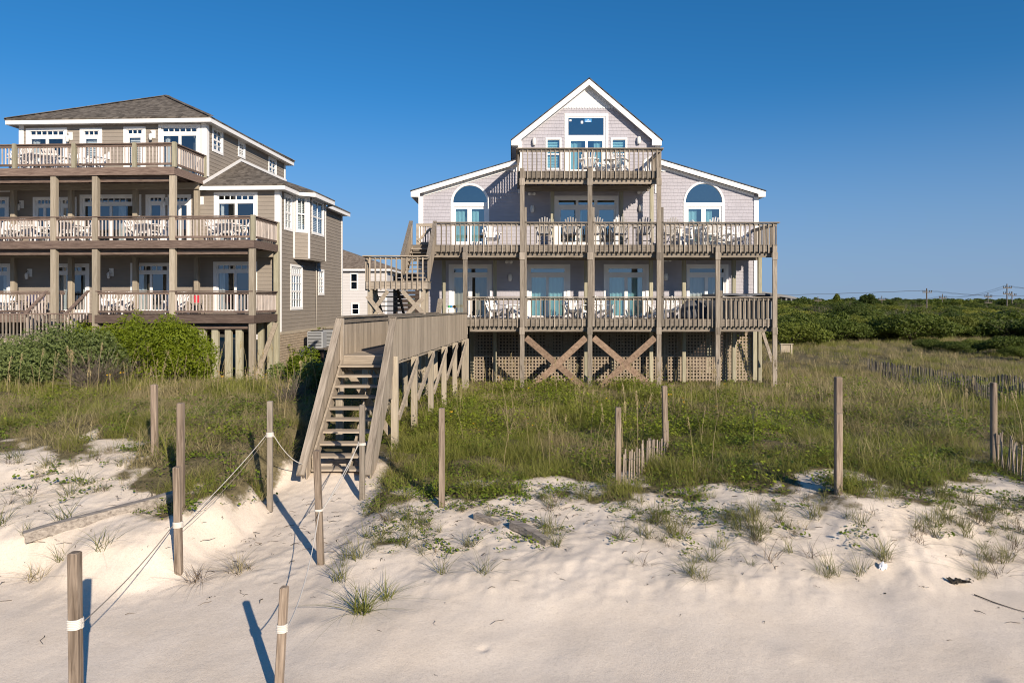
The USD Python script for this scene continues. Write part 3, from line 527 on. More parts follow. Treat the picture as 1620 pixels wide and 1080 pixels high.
# gate at the head of that stair: bars under a top board, one diagonal
gt = part(house, 'gate', [bx(sx0+.14, sx1-.14, FD+.66, FD+.70, ZM+.82, ZM+.95), bx(sx0+.14, sx1-.14, FD+.66, FD+.70, ZM+.05, ZM+.17), bx(sx0+.14, sx0+.25, FD+.66, FD+.70, ZM+.17, ZM+.82)], 'tan_wood_x')
for x in np.arange(sx0+.30, sx1-.18, .105): part(gt, 'baluster', bx(x, x+.04, FD+.70, FD+.74, ZM+.12, ZM+.86), 'tan_wood_z')
part(gt, 'diagonal', brace((sx0+.22, ZM+.2), (sx1-.16, ZM+.82), FD+.62, .035, .1), 'tan_wood_d')
# landing
lx0, lx1, ly0, ly1 = X(578, 25.1), X(676, 25.1), 25.1, 26.15
ld = part(house, 'landing', [bx(lx0, lx1, ly0+.06, ly0+.10, ZLd-.29, ZLd-.03), bx(lx0, lx0+.04, ly0+.1, ly1, ZLd-.29, ZLd-.03), bx(lx1-.04, lx1, ly0+.1, ly1, ZLd-.29, ZLd-.03)], 'grey_wood_x')
for y in np.arange(ly0+.04, ly1, .144): part(ld, 'floor_board', bx(lx0-.02, lx1+.02, y, y+.138, ZLd-.026, ZLd), 'grey_wood_x')
bal_run(ld, (lx0-.03, ly0+.03), (lx1+.03, ly0+.03), ZLd-.34, ZLd+.88, .19, .05, 'tan_wood_z'); bal_run(ld, (lx0-.03, ly0+.03), (lx0-.03, ly1), ZLd-.34, ZLd+.88, .19, .05, 'tan_wood_z')
part(ld, 'cap_rail', bx(lx0-.1, lx1+.05, ly0-.06, ly0+.12, ZLd+.90, ZLd+.94), 'tan_wood_x'); part(ld, 'cap_rail', bx(lx0-.12, lx0+.06, ly0+.122, ly1, ZLd+.90, ZLd+.94), 'tan_wood_y')
part(ld, 'under_rail', bx(lx0, lx1, ly0+.056, ly0+.096, ZLd+.80, ZLd+.885), 'tan_wood_x')
for x in (lx0+.14, lx1-.18):
    for y in (ly0+.12, ly1-.05): part(ld, 'landing_post', cbox(x-.09, x+.09, y, y+.17, -.2, ZLd-.04), 'pale_wood_z')
for p, qq, dy in (((lx0+.05, ZLd-.55), (X(628, 25.1), ZLd-1.95), -.01), ((X(670, 25.1), ZLd-.6), (X(600, 25.1), ZLd-2.3), -.07), ((X(612, 25.1), ZLd-.36), (lx0+.25, ZLd-1.1), .11), ((X(636, 25.1), ZLd-.36), (lx1-.1, ZLd-1.25), -.06)):
    part(ld, 'cross_brace', brace(p, qq, ly0+.05+dy, .045, .15), 'tan_wood_d')
# lower flight, going back down from the landing
lo = part(house, 'stair', [prism(Polygon([(ly1, ZLd-.25), (28.4, ZL-.25), (28.4, ZL+.02), (ly1, ZLd+.0)]), a, a+.05) for a in (lx0+.06, lx0+.95)], 'dark_wood', F=lambda v: np.c_[v[:, 1], v[:, 0], v[:, 2]])
for k in range(8): part(lo, 'tread', bx(lx0+.11, lx0+.95, ly1+.26*k+.02, ly1+.26*k+.28, ZLd-(k+1)*.185-.04, ZLd-(k+1)*.185), 'grey_wood_x')
# the side deck the lower flight lands on, with its dark rail
sd = part(house, 'side_deck', [bx(lx0-.1, X(739, FD)-.05, 28.35, 28.40, ZL-.29, ZL-.03)], 'grey_wood_x')
for y in np.arange(28.36, 31.2, .144): part(sd, 'floor_board', bx(lx0-.1, (xl-.02 if y > WD-.02 else X(739, FD)-.05), y, y+.138, ZL-.026, ZL), 'grey_wood_x')
for x in (lx0+.1, lx0+1.1): part(sd, 'deck_post', cbox(x-.09, x+.09, 30.9, 31.08, -.2, ZL+1.9), 'dark_wood')
for z in np.arange(ZL+.3, ZL+1.9, .19): part(sd, 'screen_board', bx(lx0+.1, lx0+1.2, 30.86, 30.895, z, z+.15), 'dark_wood')
part(sd, 'leaning_board', beam((X(692, 28.9), 28.9, ZL), (X(697, 29.3), 29.3, ZL+.85), .22, .03, (0, -1, .3)), 'grey_wood_z')

# ---------------------------------------------------------------- the taupe house on the left, turned three degrees
LO = np.array([-10.5, 30.8]); LA = math.radians(3.0); lc, ls = math.cos(LA), math.sin(LA)
lh = thing('clapboard_house', 'taupe clapboard beach house with three white-trimmed storeys and brown decks, left of the wooden stairs', 'house', (LO[0], LO[1], 0.1), -3.0, world=False)
OFF[lh] = np.array([0, 0, .1])
def LU(px, v): k = (px-CX)/FPX; return (k*(LO[1]+v*lc) - LO[0] - v*ls)/(lc + k*ls)
def LZ(py, u, v): return CZ + (HY-py)*(LO[1] - u*ls + v*lc)/FPX
def LV(px, u): k = (px-CX)/FPX; return (k*(LO[1]-u*ls) - LO[0] - u*lc)/(ls - k*lc)
def L4(a, b, c, d): ua, ub = LU(a, 0), LU(b, 0); um = (ua+ub)/2; return (ua, ub, LZ(d, um, 0), LZ(c, um, 0))
Fl = ident
FV = -2.75
KL, KM, KT = LZ(498, -5, FV), LZ(380, -5, FV), LZ(264, -5, FV)
uw = LU(326, 0); utl = LU(32, 0); ull = LU(-150, 0); zb = LZ(525, 0, 0)
ze, zt2 = LZ(293, -1, -.4), LZ(187, -6, -.4)
lcuts = []
def lights(a, b, c, d, n): s = (b-a)/n; return [L4(a+s*k+.5, a+s*(k+1)-.5, c, d+.4) for k in range(n)]
def ldoor(px0, px1, ptop, zf, tr, n, cur=(), split=True, cm='curtain_cloth', mt=None, shut=False):
    u0, u1, _, zt = L4(px0, px1, ptop, ptop); a, b = px0+6.5, px1-6.5
    P = lights(a, b, tr[0], tr[1], n); dz = LZ(tr[1]+7, (u0+u1)/2, 0); m = (a+b)/2
    doors = [(a+1, m-2), (m+2, b-1)] if split else [(a+2, b-2)]
    P += [(LU(p, 0), LU(q_, 0), zf+.18, dz) for p, q_ in doors]
    bl = [(LU(a+2, 0), LU(b-2, 0), zf+.3, dz, .08)] if shut else ()
    lcuts.append(window(lh, Fl, (u0, u1, zf+.03, zt), P, 'clear_glass', .13, curtains=[(LU(p, 0), LU(q_, 0), zf+.08, dz+.05) for p, q_ in cur], cloth_mat=cm, blinds=bl))
# top storey
ldoor(42, 107, 203, KT, (208, 213), 6, [(49, 60)]); ldoor(127, 162, 203, KT, (208, 213), 3, (), False, shut=True)
ldoor(196, 231, 201, KT, (206, 211), 3, (), False, shut=True); ldoor(251, 318, 197, KT, (203, 208), 6, [(259, 266), (306, 312)])
# middle storey
ldoor(-40, 15, 312, KM, (317, 322), 6); ldoor(53, 88, 312, KM, (317, 322), 4); ldoor(92, 122, 312, KM, (317, 322), 3, (), False)
ldoor(127, 224, 308, KM, (314, 319), 9, [(184, 196)]); ldoor(231, 262, 308, KM, (313, 318), 3, (), False); ldoor(266, 303, 308, KM, (313, 318), 4)
ldoor(339, 408, 304, KM, (310, 315), 6, [(347, 352)])
# lower storey
ldoor(-45, 18, 417, KL, (423, 429), 6, [(2, 8)]); ldoor(86, 142, 417, KL, (423, 428), 6, [(91, 103), (128, 137)]); ldoor(207, 271, 416, KL, (421, 427), 6, [(214, 230)]); ldoor(338, 407, 414, KL, (420, 425), 6, [(345, 353)])
low_poly = Polygon([(ull, zb), (0, zb), (0, ze), (uw, ze), (uw, KT+.1), (ull, KT-.1)]); top_poly = rect(utl, uw, KT-.1, zt2)
fpoly = unary_union([low_poly, top_poly]); lholes = unary_union(lcuts)
part(lh, 'wall', prism(fpoly.difference(lholes.buffer(-.06)), 0, .12), 'taupe_siding', F=Fl)
clad(lh, Fl, fpoly, lholes.buffer(-.01), .178, 'taupe_siding', 'board', RNG)
# the wall that faces right: two heights, with a bay
sideF = lambda U: (lambda v: np.c_[U - v[:, 1], v[:, 0], v[:, 2]])
S4 = lambda a, b, c, d, U: (LV(a, U), LV(b, U), LZ(d, U, (LV(a, U)+LV(b, U))/2), LZ(c, U, (LV(a, U)+LV(b, U))/2))
bv0, bv1, bp = LV(463, 0), LV(503, 0)-.55, .58; vend = LV(541, 0); zbay0, zbay1 = LZ(407, 0, bv0), ze
def swin(a, b, c, d, U, nx_, nz_, transom=0, F=None, par=None, louvre=False):
    v0, v1, z0, z1 = S4(a, b, c, d, U); t = .11; i0, i1, j0, j1 = v0+t, v1-t, z0+t, z1-t; P = []
    if transom:
        P += [(i0+.04+(i1-i0-.08)*k/transom+.02, i0+.04+(i1-i0-.08)*(k+1)/transom-.02, j1-.30, j1-.06) for k in range(transom)]; j1 -= .38
    for p in range(nx_):
        for r in range(2): P.append((i0+(i1-i0)*p/nx_+.04, i0+(i1-i0)*(p+1)/nx_-.04, j0+(j1-j0)*r/2+.04, j0+(j1-j0)*(r+1)/2-.04))
    R = []
    for p in P[transom:]:
        m = (p[0]+p[1])/2; R.append((m-.012, m+.012, p[2], p[3]))
        for k in range(1, nz_): zz = p[2]+(p[3]-p[2])*k/nz_; R.append((p[0], p[1], zz-.011, zz+.011))
    return window(par or lh, F or sideF(U), (v0, v1, z0, z1), P, 'clear_glass', t, rails=R, blinds=[(i0+.05, i1-.05, j0+.05, j1-.03, .085)], room=.8, sill=True)
scut = [swin(449, 462, 308, 365, 0, 1, 2), swin(459, 478, 419, 490, 0, 2, 2, 5), swin(503, 512, 426, 467, 0, 1, 2, 2)]
spoly = rect(.0, vend, zb, ze); sh = unary_union(scut)
part(lh, 'wall', prism(spoly.difference(sh.buffer(-.05)), .13, .2), 'taupe_siding', F=sideF(0))
clad(lh, sideF(0), spoly, sh.buffer(-.01).union(sbox(bv0+.02, zbay0+.05, bv1+1.1, zbay1+.2)), .178, 'taupe_siding', 'board', RNG)
tcut = [swin(335, 352, 203, 243, uw, 1, 2), swin(376, 387, 224, 250, uw, 1, 2), swin(424, 437, 250, 281, uw, 1, 2)]
tpoly = rect(.0, 9.3, KT-.6, zt2); th = unary_union(tcut)
part(lh, 'wall', prism(tpoly.difference(th.buffer(-.05)), .13, .2), 'taupe_siding', F=sideF(uw)); clad(lh, sideF(uw), tpoly, th.buffer(-.01), .178, 'taupe_siding', 'board', RNG)
part(lh, 'wall', [bx(utl, uw-.15, 9.2, 9.3, KT-.6, zt2), bx(utl, utl+.1, .13, 9.2, KT-.6, zt2), bx(ull, -.2, vend-.1, vend, zb, ze)], 'taupe_siding')
# bay: an angled face, a side face, an angled face
def bay_face(p0, p1, win):
    p0, p1 = np.array(p0), np.array(p1); L = np.linalg.norm(p1-p0); t = (p1-p0)/L; n = np.array([-t[1], t[0]])
    Fb = lambda v: np.c_[p0[0]+t[0]*v[:, 0]+n[0]*v[:, 1], p0[1]+t[1]*v[:, 0]+n[1]*v[:, 1], v[:, 2]]
    o = None
    if win:
        a, b, z0, z1 = win[0]*L, win[1]*L, LZ(370, 0, 2.5), LZ(312, 0, 2.5); P = [(a+.14, b-.14, z0+.14, (z0+z1)/2-.03), (a+.14, b-.14, (z0+z1)/2+.03, z1-.14)]; m = (a+b)/2
        o = window(lh, Fb, (a, b, z0, z1), P, 'clear_glass', .11, rails=[(m-.012, m+.012, z0+.14, z1-.14)], blinds=[(a+.15, b-.15, z0+.15, z1-.14, .085)], room=.5, sill=True)
    part(lh, 'bay_wall', prism(rect(0, L, zbay0, zbay1).difference(o.buffer(-.05)) if o is not None else rect(0, L, zbay0, zbay1), .01, .06), 'taupe_siding', F=Fb)
    clad(lh, Fb, rect(.05, L-.05, zbay0, zbay1), o.buffer(-.01) if o is not None else None, .178, 'taupe_siding', 'board', RNG)
    for e in (.0, L-.06): part(lh, 'corner_board', prism(rect(e, e+.06, zbay0-.03, zbay1), -.04, .02), 'white_paint', F=Fb)
bay_face((0.02, bv0), (bp, bv0+bp), (.13, .9)); bay_face((bp, bv0+bp), (bp, bv1), (.14, .88)); bay_face((bp, bv1), (.02, bv1+bp), None)
bay_pl = lambda g: np.array([(0.0, bv0-g*.4), (bp+g, bv0+bp-g*.4), (bp+g, bv1+g*.4), (0.0, bv1+bp+g*.4)])
b4 = bay_pl(.0); part(lh, 'bay_floor', (np.vstack([np.c_[b4, np.full(4, zbay0-.08)], np.c_[b4, np.full(4, zbay0)]]), BF), 'taupe_siding')
# corner boards
for u0, u1, v0, v1, za, zc2 in ((-.2, .03, -.045, .0, zb-.0, ze-.0), (.0, .045, .0, .2, zb, ze), (uw-.2, uw+.03, -.045, .0, KT-.1, zt2), (uw, uw+.045, .0, .2, ze+.5, zt2), (utl-.03, utl+.19, -.045, 0, KT, zt2), (.0, .045, vend-.15, vend+.02, zb, ze), (uw, uw+.045, 9.15, 9.32, ze+.4, zt2)):
    part(lh, 'corner_board', bx(u0, u1, v0, v1, za, zc2), 'white_paint')
# roofs
def plane(pts, t=.07):
    v = np.array(pts, float); n = len(v); f = [[0, k, k+1] for k in range(1, n-1)]; lo = v - [0, 0, t]
    F_ = f + [[a+n, c+n, b+n] for a, b, c in f]
    for k in range(n): a, b = k, (k+1) % n; F_ += [[a, a+n, b], [b, a+n, b+n]]
    return np.vstack([v, lo]), np.array(F_)
eL, eR, eF, eB = utl-.42, uw+.42, -.42, 9.72; um = (eL+eR)/2; hr = (eR-eL)/2; zr = zt2+.05+hr*.50; v1r, v2r = eF+hr, eB-hr
v2r = max(v2r, v1r+.5)
R1 = part(lh, 'roof', [plane([(eL, eF, zt2+.05), (eR, eF, zt2+.05), (um, v1r, zr)]), plane([(eR, eF, zt2+.05), (eR, eB, zt2+.05), (um, v2r, zr), (um, v1r, zr)]), plane([(eL, eB, zt2+.05), (eL, eF, zt2+.05), (um, v1r, zr), (um, v2r, zr)]), plane([(eR, eB, zt2+.05), (eL, eB, zt2+.05), (um, v2r, zr)])], 'roof_shingle')
part(R1, 'hip_ridge', [beam((a, b, zt2+.07), (um, v, zr+.02), .26, .03) for a, b, v in ((eL, eF, v1r), (eR, eF, v1r), (eR, eB, v2r))] + [beam((um, v1r, zr+.02), (um, v2r, zr+.02), .26, .03)], 'roof_shingle')
def fascia(R, pts, z0, z1, t=.03):
    for (a, b), (c, d) in zip(pts[:-1], pts[1:]):
        part(R, 'fascia', beam((a, b, (z0+z1)/2), (c, d, (z0+z1)/2), t, z1-z0), 'white_paint')
fascia(R1, [(eL+.03, eF+.03), (eR-.03, eF+.03), (eR-.03, eB-.03), (eL+.03, eB-.03), (eL+.03, eF+.03)], zt2-.20, zt2+.0)
part(R1, 'soffit', bx(eL+.05, eR-.05, eF+.05, eB-.05, zt2-.17, zt2-.15), 'soffit_paint')
zrl = ze+.05+(.42-uw)*.47
R2 = part(lh, 'roof', [plane([(uw+.05, -.42, ze+.05), (.42, -.42, ze+.05), (uw+.05, -.42-uw+.37, zrl-.02)]), plane([(.42, -.42, ze+.05), (.42, vend+.3, ze+.05), (uw+.05, vend+.3, zrl), (uw+.05, -.42-uw+.37, zrl)])], 'roof_shingle')
fascia(R2, [(uw-.1, -.39), (.39, -.39), (.39, bv0-.25), (bp+.42, bv0+bp-.35), (bp+.42, bv1+.2), (.39, bv1+bp+.35), (.39, vend+.3)], ze-.20, ze+.0)
part(R2, 'soffit', [bx(uw+.05, .37, -.37, -.01, ze-.17, ze-.15), bx(.01, .37, -.01, vend+.25, ze-.17, ze-.15)], 'soffit_paint')
g4 = bay_pl(.42); part(R2, 'soffit', (np.vstack([np.c_[g4, np.full(4, ze-.145)], np.c_[g4, np.full(4, ze-.125)]]), BF), 'soffit_paint')
bz = ze+.06; rx = (-1.5, (bv0+bv1)/2+.3, bz+.95)
R3 = part(lh, 'roof', [plane([(.1, bv0-.7, bz), (bp+.44, bv0+bp-.37, bz), rx]), plane([(bp+.44, bv0+bp-.37, bz), (bp+.44, bv1+.22, bz), rx]), plane([(bp+.44, bv1+.22, bz), (.1, bv1+bp+.7, bz), rx])], 'roof_shingle')
flash = [(uw+.09, -.42, ze+.13), (uw+.09, -.42-uw+.37, zrl+.07), (uw+.09, 9.3, zrl+.07)]
for a, b in zip(flash[:-1], flash[1:]): part(R2, 'flashing', beam(a, b, .03, .13), 'white_paint')
# the lower roof edge on the far left and its wall
part(R2, 'fascia', [bx(ull-.3, utl-.02, -.40, -.37, ze-.2, ze)], 'white_paint')
for px, py in ((112, 217), (243, 214), (35, 325), (264, 320), (319, 319), (48, 433), (177, 432)):
    u = LU(px, 0); z = LZ(py, u, 0); w = part(lh, 'wall_lamp', bx(u-.11, u+.11, -.045, -.022, z-.14, z+.22), 'white_paint')
    part(w, 'lantern', lathe([(0, -.2), (.06, -.18), (.085, .02), (.05, .08), (0, .12)], 8, (u-.05, -.16, z-.06)), 'lamp_glass', smooth=True); part(w, 'lamp_arm', tube([(u-.05, -.04, z+.1), (u-.05, -.13, z+.14), (u-.05, -.16, z+.06)], .012, 5), 'black_metal')
# decks
def lrail(parent, a, b, zf, h=.98, step=.145, wall=False, mat='picket_wood', cap='brown_wood_x'):
    a, b = np.array(a), np.array(b); L = np.linalg.norm(b-a); n = int(L/step)
    for k in range(1, n):
        c = a + (b-a)*k/n; part(parent, 'baluster', bx(c[0]-.019, c[0]+.019, c[1]-.019, c[1]+.019, zf+.12, zf+h-.06), mat)
    A3, B3 = np.r_[a, 0], np.r_[b, 0]
    part(parent, 'cap_rail', beam(A3+[0, 0, zf+h], B3+[0, 0, zf+h], .15, .05), cap); part(parent, 'under_rail', beam(A3+[0, 0, zf+h-.09], B3+[0, 0, zf+h-.09], .042, .09), cap); part(parent, 'foot_rail', beam(A3+[0, 0, zf+.13], B3+[0, 0, zf+.13], .045, .09), cap)
def ldeck(u0, u1, zf, mids, ptop=.98):
    d = part(lh, 'deck', [bx(u0, u1, FV-.02, FV+.03, zf-.34, zf-.01), bx(u1-.05, u1, FV+.03, -.06, zf-.34, zf-.01)], 'brown_wood_x')
    y = FV+.04
    while y < -.1: part(d, 'floor_board', bx(u0, u1-.06, y, y+.138, zf-.03, zf), 'brown_wood_x'); y += .144
    for x in np.arange(u0+.3, u1-.1, .41): part(d, 'joist', bx(x, x+.04, FV+.04, -.06, zf-.29, zf-.035), 'brown_wood_y')
    part(d, 'beam', bx(u0, u1-.1, -.62, -.54, zf-.58, zf-.295), 'pale_wood_x'); part(d, 'beam', bx(u0, u1-.1, FV+.25, FV+.33, zf-.58, zf-.295), 'brown_wood_x')
    pts = [u0] + list(mids) + [u1-.07]
    for a, b in zip(pts[:-1], pts[1:]): lrail(d, (a, FV+.10), (b, FV+.10), zf)
    lrail(d, (u1-.07, FV+.16), (u1-.07, -.1), zf, cap='brown_wood_y')
    return d
pu = [LU(px, FV) for px in (-45, 82.5, 148.5, 271)]; ue = LU(397, FV)
ldt = ldeck(ull, LU(276, FV), KT, [LU(22, FV), LU(116, FV), LU(212, FV)])
for px in (22, 116, 212, 275): part(ldt, 'rail_post', cbox(LU(px, FV)-.075, LU(px, FV)+.075, FV-.03, FV+.13, KT-.02, KT+1.02), 'green_wood')
part(ldt, 'rail_post', cbox(LU(275, FV)-.08, LU(275, FV)+.02, -.2, -.05, KT, KT+1.02), 'green_wood')
ldm = ldeck(ull, LU(402, FV), KM, pu[1:]); part(ldm, 'rail_post', cbox(LU(402, FV)-.15, LU(402, FV)+.02, FV-.03, FV+.13, KM-.02, KM+1.02), 'green_wood'); part(ldm, 'rail_post', cbox(LU(402, FV)-.15, LU(402, FV)+.02, -.26, -.1, KM-.3, KM+1.02), 'green_wood')
ldl = ldeck(LU(150, FV), LU(402, FV), KL, [pu[3], ue-.02])
ldl2 = part(lh, 'deck', [bx(ull, LU(150, FV), FV+.6, FV+.64, KL-.34, KL-.01)], 'brown_wood_x')
for y in np.arange(FV+.64, -.1, .144): part(ldl2, 'floor_board', bx(ull, LU(150, FV)-.01, y, y+.138, KL-.03, KL), 'brown_wood_x')
lrail(ldl2, (ull, FV+.7), (LU(84, FV), FV+.7), KL)
for px in (320, 340, 361, 378): part(ldl, 'deck_post', cbox(LU(px, FV+.4)-.13, LU(px, FV+.4)+.13, FV+.36, FV+.56, -.5, KL-.34), 'green_wood')
for u, lo, hi in [(u, -.5, KT-.34) for u in pu] + [(ue, -.5, KM-.34)]:
    part(lh, 'deck_post', cbox(u-.115, u+.115, FV+.034, FV+.244, lo, hi), 'pale_wood_z')
for px in (21, 112, 214, 311):
    u = LU(px, -.45); part(lh, 'deck_post', cbox(u-.1, u+.1, -.52, -.32, -.1, KT-.3), 'pale_wood_z')
for px in (413, 428):
    u = LU(px, -.9); part(lh, 'deck_post', cbox(u-.11, u+.11, -1.0, -.8, -.5, KL-.35), 'green_wood')
u = LU(436, -.35); part(lh, 'deck_post', cbox(u-.12, u+.1, -.3, -.1, -.5, KM-.3), 'green_wood'); part(lh, 'deck_post', cbox(u-.6, u-.42, -.3, -.1, -.5, KL-.3), 'pale_wood_z')
part(lh, 'cross_brace', brace((LU(403, -1.05), -.1), (LU(437, -1.05), KL-.38), -1.1, .05, .2), 'tan_wood_d')
# steps from the lower deck down to a fenced walk on the far left
wk = part(lh, 'walk', [bx(ull, LU(135, FV), FV-1.5, FV-1.45, KL-1.2, KL-.9)], 'grey_wood_x'); zw = KL-.85
for y in np.arange(FV-1.44, FV+.5, .144): part(wk, 'floor_board', bx(ull, LU(135, FV), y, y+.138, zw-.03, zw), 'grey_wood_x')
a, b = np.array([ull, FV-1.42]), np.array([LU(133, FV-1.4), FV-1.42]); n = int((b-a)[0]/.15)
for k in range(n): part(wk, 'picket', bx(a[0]+k*.15, a[0]+k*.15+.045, FV-1.54, FV-1.505, zw-1.0, zw+.9), 'grey_wood_z')
part(wk, 'cap_rail', bx(a[0], b[0], FV-1.56, FV-1.40, zw+.9, zw+.945), 'brown_wood_x')
for px0, px1 in ((55, 82), (118, 147)):
    p = np.array([LU(px0, FV-.9), FV-1.4, zw+.93]); q_ = np.array([LU(px1, FV), FV-.28, KL+1.0]); part(wk, 'stair_rail', beam(p, q_, .14, .05), 'brown_wood_d')
    for t in np.linspace(.08, .92, 7): c = p+(q_-p)*t; part(wk, 'picket', bx(c[0]-.02, c[0]+.02, c[1]-.02, c[1]+.02, c[2]-.95, c[2]-.03), 'picket_wood')
for k in range(4): part(wk, 'tread', bx(LU(84, FV), LU(142, FV), FV-1.3+.28*k, FV-1.0+.28*k, zw+.17*(k+1)-.04, zw+.17*(k+1)), 'grey_wood_x')
# lattice and sill below the side wall, pipe, the open underside
part(lh, 'lattice_panel', [bx(.0, .03, v, v+.06, -.5, zb-.12) for v in np.arange(.05, vend, .12)] + [bx(.031, .045, .0, vend, z, z+.06) for z in np.arange(-.4, zb-.1, .12)], 'lattice_wood', kind='stuff')
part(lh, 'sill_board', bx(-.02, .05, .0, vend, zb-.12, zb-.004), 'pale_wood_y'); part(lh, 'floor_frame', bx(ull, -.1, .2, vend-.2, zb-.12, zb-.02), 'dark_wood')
for k in range(5):
    for v in (1.0, 5.0): u = -1.2-2.6*k; part(lh, 'pile', cbox(u-.13, u+.13, v, v+.26, -.5, zb-.13), 'green_wood')
pv = LV(500, .05); pz = LZ(425, .05, pv)
part(lh, 'pipe', tube([(.06, pv, zb-.3), (.06, pv, pz), (.07, pv+.06, pz+.35), (.12, pv+.35, pz+.62), (.2, pv+.75, pz+.72)], .03, 8), 'pipe_paint', smooth=True)

# ---------------------------------------------------------------- boardwalk and steps to the beach
bw = thing('boardwalk', 'raised weathered boardwalk with solid plank sides and steps down to the sand', 'boardwalk', (-3.4, 13.2, .1))
yA, yB, zA, zB = 15.9, 28.3, 2.20, 2.06
fx = lambda y, s: (-4.02 if s < 0 else -2.77) + .072*(y-yA); fz = lambda y: zA + (zB-zA)*(y-yA)/(yB-yA)
y = yA
while y < yB-.02: part(bw, 'deck_board', (lambda v, f: (v + np.c_[.072*(v[:, 1]-y)*0, 0*v[:, 0], 0*v[:, 0]], f))(*bx(fx(y, -1)+.03, fx(y, 1)-.03, y, y+.136, fz(y)-.035, fz(y)+RNG.normal(0, .0025))), 'tan_wood_x'); y += .142
for s in (-1, 1):
    y = yA
    while y < yB-.02:
        x0, x1 = fx(y, s), fx(y+.138, s); z0 = fz(y); j = RNG.normal(0, .008, 2)
        v, f = bx(0, .024, 0, .137, 0, 1); v = v.copy(); v[:, 0] += np.where(v[:, 1] > .05, x1, x0) - .012; zz = np.where(v[:, 2] > .5, z0+.87, z0-.16+j[0]); v[:, 1] += y; v[:, 2] = zz
        part(bw, 'side_board', (v, f), 'tan_wood_z'); y += .139
    o = .05*s
    part(bw, 'cap_rail', beam((fx(yA, s)-.03*s, yA-.03, fz(yA)+.90), (fx(yB, s)-.03*s, yB, fz(yB)+.90), .16, .045), 'grey_wood_y'); part(bw, 'under_rail', beam((fx(yA, s)-.04*s, yA, fz(yA)+.80), (fx(yB, s)-.04*s, yB, fz(yB)+.80), .04, .09), 'grey_wood_y')
    part(bw, 'joist', beam((fx(yA, s)-.06*s, yA, zA-.14), (fx(yB, s)-.06*s, yB, zB-.14), .045, .2), 'tan_wood_y')
    ys = [15.98, 18.1, 20.4, 22.7, 25.0, 27.3, 28.2]
    for k, yy in enumerate(ys):
        x = fx(yy, s) + (.02*s); part(bw, 'support_post', cbox(x-.08, x+.08, yy-.08, yy+.08, float(height(x, yy, False))-.3, fz(yy)-(.17 if k else .02)) , 'pale_wood_z')
        if k: 
            y0 = ys[k-1]
            if s > 0 and k < 6: part(bw, 'cross_brace', beam((fx(y0, s)+.12, y0, .75 if k % 2 else .9), (fx(yy, s)+.12, yy, fz(yy)-.25), .045, .16), 'tan_wood_d')
            if s < 0 and k in (1, 2, 4): part(bw, 'cross_brace', beam((fx(y0, s)+.12, y0, fz(y0)-.25), (fx(yy, s)+.12, yy, .5), .045, .16), 'tan_wood_d')
for yy in (15.98, 18.1, 20.4, 22.7, 25.0, 27.3):
    part(bw, 'cross_beam', bx(fx(yy, -1)+.02, fx(yy, 1)-.02, yy+.09, yy+.13, fz(yy)-.35, fz(yy)-.16), 'tan_wood_x')
part(bw, 'cross_brace', beam((fx(15.9, -1)+.1, 16.1, zA-.3), (fx(15.9, 1)-.1, 16.1, .35), .15, .045, (0, 1, 0)), 'tan_wood_d')
for k in range(3): part(bw, 'step', bx(-3.0, -1.95, 28.3+.0+k*.3-.9, 28.3+.3+k*.3-.9, zB+.16*k-.04+.16, zB+.16*k+.16), 'tan_wood_x')
# the flight of steps
nz = 9
ty = lambda k: 15.9 - .235*k; tz = lambda k: zA - .205*k
fl = part(bw, 'stringer', [prism(Polygon([(13.62, tz(9.4)-.22), (15.9, zA-.42), (15.9, zA-.05), (13.55, tz(9.4)+.10)]), a, a+.045) for a in (-3.98, -2.87)] + [prism(Polygon([(13.9, tz(9.4)-.32), (15.9, zA-.72), (15.9, zA-.34), (13.8, tz(9.4)-.12)]), a, a+.045) for a in (-3.30,)], 'tan_wood_d', F=lambda v: np.c_[v[:, 1], v[:, 0], v[:, 2]])
part(fl, 'riser', bx(-3.93, -2.88, 15.90, 15.93, zA-.2, zA-.04), 'tan_wood_x')
for k in range(1, 11): part(fl, 'tread', bx(-3.975, -2.83, ty(k)-.04, ty(k)+.235, tz(k)-.042, tz(k)), 'tan_wood_x', F=lambda v: v + RNG.normal(0, .004, (1, 3)))
capz = lambda y: .22 + .976*(y-13.0)
for s, xx in ((-1, -4.02), (1, -2.77)):
    y = 13.35
    while y < 15.9:
        lo = max(zA + .87*(y-15.9) - .36, float(height(xx, y, False))-.05); v, f = bx(xx-.012, xx+.012, y, min(y+.137, 15.895), 0, 1); v = v.copy(); hi = v[:, 2] > .5
        v[:, 2] = np.where(hi, capz(v[:, 1])-.03, np.minimum(lo + .8*(v[:, 1]-y), capz(v[:, 1])-.05)); part(fl, 'side_board', (v, f), 'tan_wood_z'); y += .139
    part(fl, 'cap_rail', beam((xx, 12.95, capz(12.95)), (xx, 15.95, capz(15.95)), .15, .045), 'grey_wood_slope'); part(fl, 'hand_rail', beam((xx-.03*s, 13.0, capz(13.0)-.09), (xx-.03*s, 15.9, capz(15.9)-.09), .04, .1), 'grey_wood_slope')
    part(fl, 'newel_post', cbox(xx-.045-.06*s, xx+.045-.06*s, 15.86, 15.95, zA-1, zA+.86), 'grey_wood_z')

